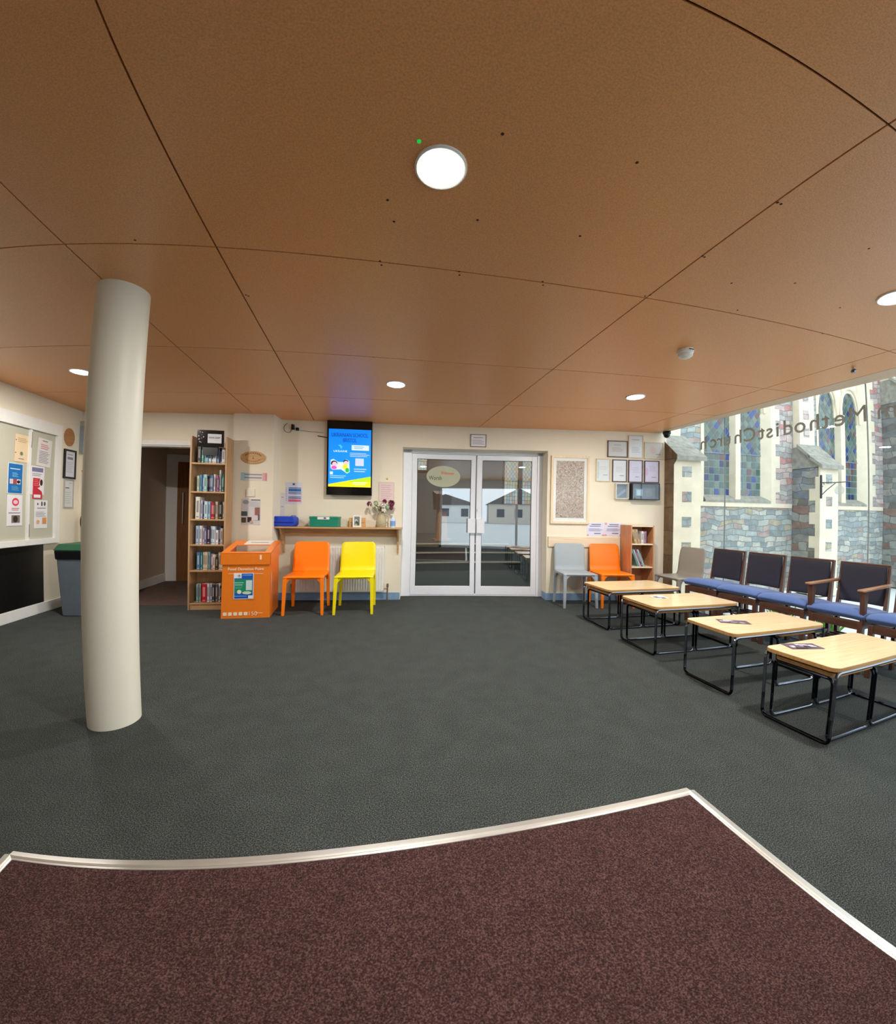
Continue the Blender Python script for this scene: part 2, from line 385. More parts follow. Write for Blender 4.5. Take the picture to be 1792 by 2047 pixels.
def poster(pl, px, name, label, cat, bg, items, d=0.0, thick=.002, frame=None, coat=0, tilt=0, group=None, depth=None, emit=0):
    u0, u1, z0, z1 = pl.box(*px, d=d); w, h = u1 - u0, z1 - z0
    loc = pl.at((u0 + u1) / 2, .001 + (0 if depth is None else 0), z0)
    if not frame:
        mb = MB(); mats = [flat(*bg, coat=coat, emit=emit)]
        mb.box(-w / 2, w / 2, -thick, 0, 0, h); layers(mb, w, h, items, thick, mats, coat=coat, emit=emit)
        o = mb.build(name, mats, loc=loc, rz=pl.a); o.rotation_euler = (0, tilt, pl.a)
        return tag(o, label, cat, group)
    fm, fw, fd = frame
    r = empty(name, loc, pl.a, label, cat, group); r.rotation_euler = (0, tilt, pl.a)
    f = MB()
    f.box(-w / 2, w / 2, -fd, 0, 0, fw); f.box(-w / 2, w / 2, -fd, 0, h - fw, h)
    f.box(-w / 2, -w / 2 + fw, -fd, 0, fw, h - fw); f.box(w / 2 - fw, w / 2, -fd, 0, fw, h - fw)
    f.build('frame', fm, r)
    mb = MB(); mats = [flat(*bg, coat=coat)]; pd = min(fd * .6, fd - .003); mb.box(-w / 2 + fw, w / 2 - fw, -pd, -.001, fw, h - fw)
    iw, ih = w - 2 * fw, h - 2 * fw
    m2 = MB(); layers(m2, iw, ih, items, pd, mats, coat=coat)
    m2.v = [(a, b, c + fw) for a, b, c in m2.v]; o_ = len(mb.v); mb.v += m2.v
    mb.f += [tuple(i + o_ for i in q) for q in m2.f]; mb.m += m2.m
    mb.build('print', mats, r)
    return r

# ------------------------------------------------------------------ room shell
YB = -2.4                                                    # entrance front, behind the camera
mb = MB(); mb.face([(-3.9, YB, 0), (4.32, YB, 0), (4.52, YB, 0), (4.19, 4.43, 0), (4.262, 4.90, 0), (-1.0, 5.64, 0), (-2.0, 5.545, 0), (-2.2, 5.34, 0), (-3.9, 5.52, 0)])
mb.face([(-3.9, YB, -.12), (-3.9, 5.52, -.12), (4.262, 4.68, -.12), (4.52, YB, -.12)])
struct(mb, 'floor', M_CARPET)
# ceiling: boards with dark joints
def cy(k, x): a, b = ((.569, 0), (1.861, -.042), (3.033, -.0848), (4.158, -.1237))[k]; return a + b * x
gx = [-3.75, -1.46, -.735, 1.505, 3.62, 4.06]
def yrow(k, x):
    if k == -3: return YB
    if k == -2: return -1.9 + 0 * x
    if k == -1: return -.68
    if k == 4: return 5.62 - .12 * x
    return cy(k, x)
mb = MB(); g = .0042
for i in range(len(gx) - 1):
    for k in range(-3, 4):
        a, b = gx[i] + g, gx[i + 1] - g
        if k == 3 and i >= 3: g2 = .003
        ys = [yrow(k, a) + g, yrow(k, b) + g, yrow(k + 1, b) - g, yrow(k + 1, a) - g]
        mb.hexa([(a, ys[0], HC), (b, ys[1], HC), (b, ys[2], HC), (a, ys[3], HC)], [(a, ys[0], HC + .012), (b, ys[1], HC + .012), (b, ys[2], HC + .012), (a, ys[3], HC + .012)])
mb.hexa([(-3.9, YB, HC + .012), (4.53, YB, HC + .012), (4.19, 4.73, HC + .012), (-3.9, 5.9, HC + .012)], [(-3.9, YB, HC + .05), (4.53, YB, HC + .05), (4.19, 4.73, HC + .05), (-3.9, 5.9, HC + .05)], 1)
# fascia strip along the glazing
mb.hexa([(4.065, YB, HC), (4.52, YB, HC), (4.18, 4.72, HC), (4.065, 4.75, HC)], [(4.065, YB, HC + .011), (4.52, YB, HC + .011), (4.18, 4.72, HC + .011), (4.065, 4.75, HC + .011)], 2)
for (px, py) in ((1005, 268), (1274, 325), (955, 440), (1160, 472), (775, 400), (788, 443), (1738, 497), (1463, 566), (1590, 566), (1680, 615), (1555, 405), (1562, 408), (1405, 512), (1409, 514),
                 (760, 522), (763, 530), (918, 543), (919, 550), (1085, 563), (1086, 570), (270, 480), (1300, 590), (1290, 592), (1475, 620), (1645, 667), (492, 590), (497, 592), (747, 714)):
    p = pt(px, py, HC - .0006); mb.face([(p.x + .006 * cos(-q * pi / 4), p.y + .006 * sin(-q * pi / 4), p.z) for q in range(8)], 1)
struct(mb, 'ceiling', [M_CEIL, M_CEILD, M_FASC])

# back wall with the double-door opening
DU0, DU1, DZ = WALL.hit(804.5, 1000)[0], WALL.hit(1094, 1000)[0], 2.13
UE = WALL.uof(4.262)
mb = MB(); ZT = HC + .03
mb.box(WALL.uof(-1.3), DU0, 0, .3, 0, ZT); mb.box(DU1, UE, 0, .3, 0, ZT); mb.box(DU0, DU1, 0, .3, DZ, ZT)
struct(mb, 'wall_back', M_WALL, loc=(0, 5.26, 0), rz=AW)
mb = MB(); mb.box(-1.0, 0, 0, .12, 0, ZT)
mb2 = MB(); w_p = (Vector((-1.698, 5.213)) - Vector((-1.195, 5.1545))).length
mb = MB(); mb.box(-w_p, 0, 0, .34, 0, ZT)
struct(mb, 'wall_pier', M_WALL, loc=(-1.195, 5.1545, 0), rz=PIER.a)
# rear wall of the left part, with the passage opening
PU1 = WL2.uof(-2.13); PU0 = WL2.hit(248, 1000)[0]; PZ = WL2.hit(330, 890)[1]
mb = MB(); ur = WL2.uof(-1.66)
ul = WL2.uof(-3.70)
mb.box(ul, PU0, 0, .12, 0, ZT); mb.box(PU1, ur, 0, .12, 0, ZT); mb.box(PU0, PU1, 0, .12, PZ, ZT)
struct(mb, 'wall_rear_left', M_WALL, loc=(-2.70, 5.39, 0), rz=WL2.a)
mb = MB(); mb.box(YB, 5.56, 0, .15, 0, ZT)
struct(mb, 'wall_left', M_WALL, loc=(-3.671, 0, 0), rz=pi / 2)
# skirtings
z_s = LEFT.hit(50, 1215)[1]
mb = MB(); mb.box(YB, 5.47, -.018, 0, 0, .115); struct(mb, 'baseboard_left', M_WHITEM, loc=(-3.671, 0, 0), rz=pi / 2, bevel=.004)
mb = MB(); mb.box(WALL.uof(-1.18), DU0 - .005, -.016, 0, 0, .1); struct(mb, 'baseboard_back', M_BLUESK, loc=(0, 5.26, 0), rz=AW, bevel=.003)
mb = MB(); mb.box(DU1, UE - .03, -.016, 0, 0, .1); mb.box(DU1 - .014, DU1, -.016, .16, 0, .1); struct(mb, 'baseboard_right', M_BLUESK, loc=(0, 5.26, 0), rz=AW, bevel=.003)
mb = MB(); mb.box(PU0 - .09, PU0 - .0, -.02, 0, 0, PZ + .06); mb.box(PU0, PU1 + .0, -.02, 0, PZ, PZ + .06); mb.box(PU1, PU1 + .05, -.02, 0, 0, PZ + .06)
mb.box(PU0 - .01, PU0 + .012, 0, .12, 0, PZ); mb.box(PU1 - .012, PU1 + .01, 0, .12, 0, PZ); mb.box(PU0, PU1, 0, .12, PZ - .015, PZ)
struct(mb, 'trim_1', M_WHITEM, loc=(-2.70, 5.39, 0), rz=WL2.a)

# passage behind the opening
a_, b_, c_ = pt(286, 1176), pt(331, 1161), pt(372, 1159)
mb = MB(); mb.face([(-3.9, 5.30, .001), (-1.9, 5.20, .001), (-1.9, 9.2, .001), (-4.9, 9.2, .001)]); struct(mb, 'floor', M_RAMP)
mb = MB()
pa = Vector((-2.98, 5.55)); pa = Vector((a_.x, a_.y)); pb = Vector((b_.x, b_.y)); dd = (pa - pb).normalized(); p0 = pb + dd * ((pb.y - 5.53) / -dd.y)
def wallseg(mb, p, q, z0, z1, th=.05, m=0):
    d = (q - p).normalized(); n = Vector((-d.y, d.x)) * th
    mb.hexa([(p.x, p.y, z0), (q.x, q.y, z0), (q.x + n.x, q.y + n.y, z0), (p.x + n.x, p.y + n.y, z0)], [(p.x, p.y, z1), (q.x, q.y, z1), (q.x + n.x, q.y + n.y, z1), (p.x + n.x, p.y + n.y, z1)], m)
wallseg(mb, pb, p0, 0, 2.6, -.05)
struct(mb, 'wall_passage_left', M_WALL2)
mb = MB(); wallseg(mb, pb, p0, 0, .13, .015); struct(mb, 'trim_4', M_WHITEM)
pd_ = pb + Vector((1.6, .12))
mb = MB(); wallseg(mb, pb, pd_, 0, 2.6, .05); struct(mb, 'wall_passage_end', M_WALL2)
mb = MB(); mb.box(-2.06, -1.99, 5.47, pb.y + .2, 0, 2.6); struct(mb, 'wall_passage_right', M_WALL2)
mb = MB(); mb.face([(-5.2, 5.5, 2.5), (-5.2, 9.2, 2.5), (-1.9, 9.2, 2.5), (-1.9, 5.4, 2.5)]); struct(mb, 'ceiling', M_WALL2)
e_ang = math.atan2(.12, 1.6)
dr = empty('door_2', (pb.x, pb.y, 0), e_ang, kind='structure')
fr_w = .17
mb = MB(); mb.box(0, fr_w, -.03, 0, 0, 2.12); mb.box(fr_w, 1.2, -.03, 0, 2.0, 2.12); mb.build('door_frame', M_WHITEM, dr)
mb = MB(); mb.box(fr_w, 1.15, -.02, .0, 0, 2.0); mb.build('door_leaf', M_DOORW, dr)
mb = MB(); mb.tube([(fr_w + .1, -.02, .95), (fr_w + .1, -.06, .97), (fr_w + .1, -.06, 1.48), (fr_w + .1, -.02, 1.5)], .012); mb.build('door_handle', M_ALU, dr, smooth=True)
mb = MB(); mb.box(-.02, .02, -.03, 0, 0, 1.9)
o = mb.build('leaning_board', M_PALEW, loc=(-2.19, 5.56, 0.0015), rz=0); tag(o, 'pale wooden board standing in the passage beside the tall bookcase', 'board')

# entrance glazing behind the camera
mb = MB()
for x in (.4, 1.75, 3.1, 4.4): mb.box(x - .04, x + .04, YB - .05, YB + .03, 0, HC)
mb.box(.36, 4.5, YB - .05, YB + .03, 0, .08); mb.box(.36, 4.5, YB - .05, YB + .03, HC - .3, HC)
struct(mb, 'window_2', M_WHITE)
mb = MB(); mb.box(-3.67, .36, YB - .15, YB, 0, HC + .03); struct(mb, 'wall_entrance', M_WALL2)
# glass side wall
mb = MB()
JU = [GLASS.hit(1449.6, 1000)[0], GLASS.hit(1737.6, 1000)[0]]; pitch = JU[1] - JU[0]
us = [-.1, JU[0], JU[1], JU[1] + pitch, JU[1] + 2 * pitch, 6.7]
wr = empty('window_1', (4.19, 4.43, 0), GLASS.a, kind='structure')
mb.box(-.1, 6.7, -.03, .03, 0, .05); mb.build('window_frame', M_WHITE, wr)
for i in range(len(us) - 1):
    mb = MB(); mb.box(us[i] + .003, us[i + 1] - .003, -.006, .006, .05, HC - .001); mb.build('pane', M_GLASS, wr)
for u in us[1:-1]:
    mb = MB(); mb.box(u - .003, u + .003, -.007, .007, .05, HC); mb.build('glass_joint', flat(120, 124, 124), wr)
# lettering on the glass, read from outside
zt = 2.095
tl = empty('window_lettering', GLASS.at(0, .008, 0), GLASS.a, 'grey lettering fixed to the side glazing, seen reversed from inside', 'lettering')
for ch, px in (('m', 1776), ('M', 1717), ('e', 1681), ('t', 1652), ('h', 1630), ('o', 1601), ('d', 1577), ('i', 1556), ('s', 1540), ('t', 1524), ('C', 1500), ('h', 1477), ('u', 1455), ('r', 1441), ('c', 1428), ('h', 1408)):
    u = GLASS.hit(px, 850)[0]
    text_obj('letter', ch, .222, flat(138, 142, 136), tl, (u, -.002, zt), mirror=True, bold=0 if ch in 'Mm' else .0025)
for px, py in ((1492, 984), (1680, 980)):
    u, z = GLASS.hit(px, py); mb = MB(); mb.prism([(.045 * cos(q * pi / 12), .045 * sin(q * pi / 12)) for q in range(24)], -.001, .001, 'y')
    o = mb.build('glass_sticker', glassmat('frosted_vinyl', .35, (.8, .9, .95), .4) if px == 1492 else bpy.data.materials['frosted_vinyl'], loc=GLASS.at(u, .009, z), rz=GLASS.a)
    tag(o, 'round frosted sticker on the glazing ' + ('in front of the nearer church window' if px == 1492 else 'in front of the bracket on the buttress'), 'sticker')

# ------------------------------------------------------------------ entrance matting
MX0, MX1, MY1 = -1.232, 1.39, 1.318
mb = MB(); mb.face([(MX0 + .02, -2.2, .003), (MX1 - .05, -2.2, .003), (MX1 - .012, MY1 - .02, .003), (MX0 + .02, MY1 - .02, .003)])
tag(mb.build('entrance_mat', M_MAROON), 'dark maroon entrance matting sunk in the grey carpet, edged in metal', 'mat')
def strip(pts):
    mb = MB()
    for p, q in zip(pts[:-1], pts[1:]):
        p = Vector(p); q = Vector(q); d = (q - p).normalized(); n = Vector((-d.y, d.x))
        prof = [(-.022, 0), (-.021, .005), (-.004, .0075), (.004, .0085), (.012, .0065), (.0125, .0055), (.021, .0045), (.022, 0)]
        ring = lambda c: [(c.x + n.x * a, c.y + n.y * a, b + .001) for a, b in prof]
        A, B = ring(p), ring(q); mb.add(A + B, [(i, i + 8, i + 9, i + 1) for i in range(7)])
        L_ = (q - p).length
    return mb
o = strip([(MX1 - .05, -2.2), (MX1, MY1), (MX0, MY1), (MX0, -2.2)]).build('mat_edging', M_ALU)
tag(o, 'ribbed aluminium edging strip around the maroon matting', 'edging strip')

# ------------------------------------------------------------------ pillar
mb = MB(); mb.lathe([(.134, 0), (.134, HC)], 48)
tag(mb.build('pillar', M_PILLAR, loc=(-1.408, 2.365, 0), smooth=True), 'round cream painted pillar from carpet to ceiling', 'pillar')

# ------------------------------------------------------------------ ceiling fittings
def lamp(px, py, label):
    p = pt(px, py, HC); r = empty('ceiling_light', p, 0, label, 'light', 'round ceiling lights')
    mb = MB(); mb.lathe([(.094, 0), (.094, -.006), (.088, -.009), (.080, -.005), (.080, 0)], 32); mb.build('trim_ring', M_WHITEM, r, smooth=True)
    mb = MB(); mb.lathe([(.0805, -.001), (.078, -.007), (.05, -.0085), (.001, -.009)], 32); mb.build('diffuser', M_LAMP, r, smooth=True)
    ld = bpy.data.lights.new('lamp_glow', 'AREA'); ld.shape = 'DISK'; ld.size = .15; ld.energy = LAMP_W; ld.color = (1, .95, .88)
    lo = bpy.data.objects.new('lamp_glow', ld); COL.objects.link(lo); lo.parent = r; lo.location = (0, 0, -.012)
    return r
lamp(882, 335, 'large looking round ceiling light nearest the camera, above the mat')
lamp(792, 768, 'round ceiling light in front of the screen and double doors')
lamp(1271, 793, 'round ceiling light near the framed certificates')
lamp(162, 743, 'round ceiling light half hidden behind the pillar')
lamp(1790, 594, 'round ceiling light at the right edge, near the side glazing')
mb = MB(); mb.lathe([(.007, 0), (.007, -.003), (.001, -.004)], 12)
tag(mb.build('indicator_light', mat('green_led', sr(20, 190, 70), .4, emit=.8), loc=pt(838, 282, HC), smooth=True), 'tiny green indicator beside the nearest ceiling light', 'indicator')
p = pt(1371, 700, HC); r = empty('smoke_detector', p, 0, 'white smoke detector on the brown ceiling', 'detector')
mb = MB(); mb.lathe([(.056, 0), (.056, -.022), (.05, -.026)], 28); mb.build('base', M_WHITEM, r, smooth=True)
mb = MB(); mb.lathe([(.05, -.024), (.048, -.048), (.034, -.058), (.001, -.06)], 28); mb.build('sensor_cap', M_WHITEM, r, smooth=True)
mb = MB(); mb.box(-.02, .02, -.0575, -.054, -.016, -.01); mb.build('slot', M_BLACK, r)
p = pt(1707, 735, HC); r = empty('ceiling_sensor', p, 0, 'small chrome ball sensor under the ceiling near the glazing', 'sensor')
mb = MB(); mb.lathe([(.012, 0), (.012, -.012), (.008, -.014)], 16); mb.build('stem', M_ALU, r, smooth=True)
mb = MB(); mb.lathe([(.001, -.012), (.016, -.016), (.022, -.028), (.018, -.04), (.001, -.047)], 18); mb.build('ball', M_TUBEC, r, smooth=True)
p = pt(1326, 862, HC - .02); r = empty('security_camera', (4.16, 4.56, HC), 0, 'black dome security camera in the ceiling corner by the stone buttress', 'camera')
mb = MB(); mb.lathe([(.05, 0), (.055, -.03), (.045, -.045)], 20); mb.build('housing', M_BLACK, r, smooth=True)
mb = MB(); mb.lathe([(.044, -.044), (.04, -.07), (.025, -.088), (.001, -.094)], 20); mb.build('dome', mat('smoked_dome', sr(10, 10, 12), .08), r, smooth=True)

# ------------------------------------------------------------------ double doors
# how far the frame is set back behind the wall face
best = min(((abs(WALL.hit(1083, 1000, -d)[0] - DU1), d) for d in [k * .005 for k in range(0, 50)]))[1]
DD = best
r1 = empty('door_1', WALL.at(0, -DD, 0), AW, kind='structure')
fu0, fu1 = DU0, DU1; uh = lambda px: WALL.hit(px, 1050, -DD)[0]
LZ = DZ - .045
mb = MB(); mb.box(fu0, uh(822.6), -.03, .05, 0, DZ); mb.box(uh(1071.7), fu1, -.03, .05, 0, DZ); mb.box(fu0, fu1, -.03, .05, LZ, DZ)
mb.box(fu0, fu1, -.02, .05, 0, .018)
mb.build('door_frame', M_WHITE, r1, bevel=.004)
gz0, gz1 = WALL.hit(890, 1170.5, -DD)[1], WALL.hit(890, 919, -DD)[1]
for (a, b, ga, gb, s) in ((822.6, 949.4, 832.8, 939.8, 1), (951.4, 1071.7, 962, 1061, -1)):
    A, B, GA, GB = uh(a), uh(b), uh(ga), uh(gb)
    lf = MB(); lf.box(A + .003, GA, -.025, .02, .02, LZ - .004); lf.box(GB, B - .003, -.025, .02, .02, LZ - .004)
    lf.box(GA, GB, -.025, .02, .02, gz0); lf.box(GA, GB, -.025, .02, gz1, LZ - .004)
    leaf = lf.build('door_leaf', M_WHITE, r1, bevel=.003)
    q = MB(); q.box(GA, GB, -.006, .0, gz0, gz1); q.build('glass', M_DGLASS, leaf)
    q = MB()
    for (x0, x1, z0, z1) in ((GA, GA + .006, gz0, gz1), (GB - .006, GB, gz0, gz1), (GA, GB, gz0, gz0 + .006), (GA, GB, gz1 - .006, gz1)): q.box(x0, x1, -.012, -.006, z0, z1)
    q.build('gasket', M_BLACK, leaf)
    hx0, hx1 = (uh(934), uh(949)) if s == 1 else (uh(951.8), uh(967))
    hz0, hz1 = WALL.hit(950, 1065.5, -DD)[1], WALL.hit(950, 1037, -DD)[1]
    q = MB(); q.box(hx0, hx1, -.075, -.06, hz0, hz1); q.box(hx0 + .03, hx1 - .03, -.06, -.025, hz0 + .04, hz0 + .07); q.box(hx0 + .03, hx1 - .03, -.06, -.025, hz1 - .07, hz1 - .04)
    q.build('door_handle', M_WHITE, leaf, bevel=.003)
q = MB(); lk = (uh(952.8), WALL.hit(952, 1020, -DD)[1]); q.box(lk[0] - .006, lk[0] + .01, -.032, -.025, lk[1] - .02, lk[1] + .02); q.build('lock', M_ALU, r1)
# oval sign behind the left pane
u0, u1, z0, z1 = WALL.box(853, 932, 920, 974, -DD - .02)
r = empty('door_sign', WALL.at((u0 + u1) / 2, -DD + .012, (z0 + z1) / 2), AW, 'pale oval sign behind the glass of the left door leaf', 'sign')
mb = MB(); mb.prism([((u1 - u0) / 2 * cos(q * pi / 20), (z1 - z0) / 2 * sin(q * pi / 20)) for q in range(40)], -.001, .001, 'y')
mb.build('sign_board', vinyl('pale_green_vinyl', sr(216, 220, 190), .38), r)
text_obj('wording', 'Worsh', .085, flat(50, 44, 38), r, (-.12, -.003, -.05), width=.19)
text_obj('wording', 'Welcome', .07, flat(226, 96, 40), r, (.06, -.003, .03), width=.2)
# sign above the doors
poster(WALL, (941, 868.6, 972.3, 893.7), 'door_notice', 'small dark framed notice above the white double doors', 'notice', (232, 232, 238),
       [('l', .15, .2, .85, .32, (120, 120, 135), 1), ('l', .08, .42, .92, .86, (170, 170, 184), 4)], frame=(flat(96, 76, 70), .007, .012))

# ------------------------------------------------------------------ worship room behind the doors
mb = MB(); mb.face([(-1.5, 5.55, -.002), (4.1, 5.3, -.002), (7, 5.3, -.002), (7, 13, -.002), (-1.5, 13, -.002)]); struct(mb, 'floor', M_CARPET)
mb = MB(); mb.box(-1.8, -1.7, 5.75, 13, 0, 4.2); mb.box(7, 7.1, 5.2, 13, 0, 4.2)
struct(mb, 'wall_worship_side', mat('grey_plaster', sr(120, 118, 114), .8))
mb = MB(); mb.box(-1.6, 7.1, 13, 13.1, 0, 4.2); struct(mb, 'wall_worship_end', mat('grey_plaster', (0, 0, 0)))
mb = MB(); mb.box(-1.6, 7.1, 5.6, 13.1, 4.2, 4.25); struct(mb, 'ceiling', mat('grey_plaster', (0, 0, 0)))
mb = MB()
for k, (z, y) in enumerate(((.17, 7.7), (.34, 8.05), (.51, 8.4))):
    mb.box(-1.5, 3.3, y, 12.9, z - .17, z, 0); mb.box(-1.5, 3.3, y - .02, y + .03, z - .02, z + .004, 1)
tag(mb.build('platform', [M_CARPET, M_PALEW]), 'dark carpeted steps with pale nosings seen through the left door glass', 'steps')
for k, (x, y) in enumerate(((1.2, 7.0), (3.6, 9.0), (2.2, 11.0))):  # fill lights added without fixtures, to bring up the lectern and steps
    ld = bpy.data.lights.new('worship_fill', 'AREA'); ld.shape = 'DISK'; ld.size = .5; ld.energy = 90; ld.color = (1, .95, .88)
    lo = bpy.data.objects.new('worship_fill', ld); COL.objects.link(lo); lo.location = (x, y, 4.1)
d = ray(882, 1085); t_ = (9.3) / d.y; lx = d.x * t_
r = empty('lectern', (lx, 9.3, .51), .1, 'tall brown wooden lectern on the platform behind the left door', 'lectern')
mb = MB(); mb.box(-.23, .23, -.16, .16, 0, .05); mb.build('base', M_CHERRY, r)
mb = MB(); mb.hexa([(-.15, -.1, .05), (.15, -.1, .05), (.15, .1, .05), (-.15, .1, .05)], [(-.1, -.08, 1.0), (.1, -.08, 1.0), (.1, .08, 1.0), (-.1, .08, 1.0)]); mb.build('column', M_CHERRY, r)
mb = MB(); mb.hexa([(-.19, -.15, .8), (.19, -.15, .8), (.19, .12, .8), (-.19, .12, .8)], [(-.22, -.2, 1.2), (.22, -.2, 1.2), (.2, .2, 1.3), (-.2, .2, 1.3)]); mb.build('book_rest', M_DARKW, r)

# ------------------------------------------------------------------ leaded church windows
TC = [mat('leaded_glass_%d' % i, sr(*c), .12, noise=.15, nscale=60) for i, c in enumerate(((96, 114, 104), (76, 98, 90), (112, 120, 106), (56, 72, 132), (104, 74, 72), (98, 116, 112), (48, 54, 92), (84, 92, 86)))]
def clip(poly, A, B):   # keep left of A->B
    out = []
    for i in range(len(poly)):
        p, q = poly[i], poly[(i + 1) % len(poly)]
        sp = (B[0] - A[0]) * (p[1] - A[1]) - (B[1] - A[1]) * (p[0] - A[0]); sq = (B[0] - A[0]) * (q[1] - A[1]) - (B[1] - A[1]) * (q[0] - A[0])
        if sp >= 0: out.append(p)
        if (sp >= 0) != (sq >= 0):
            t = sp / (sp - sq); out.append((p[0] + (q[0] - p[0]) * t, p[1] + (q[1] - p[1]) * t))
    return out
def lancet(w, z0, zs, za, n=8):
    pts = [(-w / 2, z0), (w / 2, z0), (w / 2, zs)]
    for k in range(1, n): t = k / n; pts.append((w / 2 * cos(t * pi / 2) ** .75, zs + (za - zs) * sin(t * pi / 2)))
    pts.append((0, za))
    for k in range(n - 1, 0, -1): t = k / n; pts.append((-w / 2 * cos(t * pi / 2) ** .75, zs + (za - zs) * sin(t * pi / 2)))
    pts.append((-w / 2, zs)); return pts
def leaded(name, parent, cx, w, z0, zt, zs, za, seed, y=0.0):
    rnd = random.Random(seed); out = lancet(w, z0, zs, za); mb = MB()
    mb.add([(cx + a, y, b) for a, b in out], [tuple(range(len(out)))], 8)
    def put(poly):
        for i in range(len(out)):
            poly = clip(poly, out[i], out[(i + 1) % len(out)])
            if len(poly) < 3: return
        mb.add([(cx + a, y - .004, b) for a, b in poly], [tuple(range(len(poly)))], rnd.choice((0, 0, 1, 1, 2, 5, 5, 7, 7, 2, 3, 4, 6)))
    nx = 5; cw = w / nx; g = .0065; nz = 6; ch = (zt - z0) / nz
    for i in range(nx):
        for k in range(nz):
            a, b = -w / 2 + i * cw, z0 + k * ch; put([(a + g, b + g), (a + cw - g, b + g), (a + cw - g, b + ch - g), (a + g, b + ch - g)])
    dw, dh = w / 4, ch * 1.3
    for k in range(0, 30):
        for i in range(-1, 6):
            a = -w / 2 + i * dw + (dw / 2 if k % 2 else 0); b = zt + k * dh / 2
            q = [(a - dw / 2 + g, b), (a, b - dh / 2 + g * 1.4), (a + dw / 2 - g, b), (a, b + dh / 2 - g * 1.4)]
            q = clip(q, (-9, zt + .01), (9, zt + .01))
            if len(q) > 2 and b < za + dh: put(q)
    o = mb.build(name, TC + [mat('lead_cames', sr(128, 150, 156), .5)], parent)
    b2 = MB(); b2.box(cx - w / 2, cx + w / 2, y - .014, y - .004, zt - .008, zt + .008); b2.build('glazing_bar', flat(120, 130, 150), parent)
    return o
CH = CHURCH
def cu(px): return CH.hit(px, 1000)[0]
def church_window(l1, l2, jl, jr, label, seed, glz=.1):
    """two lancet lights in a dressed stone surround; numbers run along the church wall"""
    r = empty('church_window', CH.at(0, 0, 0), CH.a, label, 'window')
    zb, zt, zs, za = 1.58, 2.27, 2.98, 3.55
    y = glz
    for k, (a, b) in enumerate((l1, l2)): leaded('leaded_light', r, (a + b) / 2, b - a, zb, zt, zs, za, seed + k, y)
    m = MB(); c0 = (l1[1] + l2[0]) / 2; w = l1[1] - l1[0]
    m.prism([(l1[1] - .005, y + .02), (l1[1] + .03, -.0), ((l2[0] - .03), -.0), (l2[0] + .005, y + .02)], zb - .06, 3.1); m.build('mullion', M_BATH, r)
    m = MB()
    m.prism([(jl, -.012), (l1[0] - .11, -.012), (l1[0] + .004, y), (l1[0] + .004, y + .05), (jl, y + .05)], 1.46, 4.6)
    m.prism([(jr, -.012), (jr, y + .05), (l2[1] - .004, y + .05), (l2[1] - .004, y), (l2[1] + .11, -.012)], 1.46, 4.6)
    # heads above the lights: stone with pointed cut-outs, made of quads between arch and top line
    for (a, b) in (l1, l2):
        ww = b - a; arch = [p for p in lancet(ww, zb, zs, za) if p[1] >= zs - 1e-6]; arch.sort(key=lambda p: p[0]); cx = (a + b) / 2
        for p, q in zip(arch[:-1], arch[1:]):
            if q[0] - p[0] < 1e-5: continue
            m.add([(cx + p[0], y - .03, p[1]), (cx + q[0], y - .03, q[1]), (cx + q[0], y - .03, 4.6), (cx + p[0], y - .03, 4.6)], [(0, 1, 2, 3)])
            m.add([(cx + p[0], y - .03, p[1]), (cx + q[0], y - .03, q[1]), (cx + q[0], y + .02, q[1]), (cx + p[0], y + .02, p[1])], [(3, 2, 1, 0)])
    m.box(l1[1] - .03, l2[0] + .03, y - .03, y + .02, 3.05, 4.6)
    # moulded hood over each light
    for (a, b) in (l1, l2):
        cx = (a + b) / 2; ww = b - a + .1
        ar = [p for p in lancet(ww, zb, zs, za + .08, 10) if p[1] >= zs - 1e-6]; ar.sort(key=lambda p: p[0])
        m.tube([(cx + p[0], y - .04, p[1]) for p in ar], .028, 6)
    m.build('stone_surround', M_BATH, r)
    m = MB(); m.hexa([(l1[0] - .08, -.03, 1.47), (l2[1] + .08, -.03, 1.47), (l2[1] + .02, y + .03, 1.47), (l1[0] - .02, y + .03, 1.47)],
                     [(l1[0] - .08, -.03, 1.5), (l2[1] + .08, -.03, 1.5), (l2[1] + .02, y + .01, 1.6), (l1[0] - .02, y + .01, 1.6)]); m.build('sill', M_BATHG, r)
    # stepped quoins beside the surround
    m = MB()
    for k in range(12):
        if k % 2: m.box(jr, jr + .09, -.012, .05, 1.46 + k * .2, 1.66 + k * .2)
    m.build('quoins', M_BATH, r)
    return r
A1, A2, B1, B2 = cu(1417), cu(1468), cu(1484), cu(1531)
church_window((A1, A2), (B1, B2), cu(1400), cu(1550), 'stained leaded church window with two lights, the nearer one outside the glazing', 11)
C1, C2, D1, D2 = cu(1681) - .44, cu(1681), cu(1694), cu(1725)
church_window((C1, C2), (D1, D2), C1 - .15, cu(1744), 'stained leaded church window with two pointed lights beyond the bracket', 23)
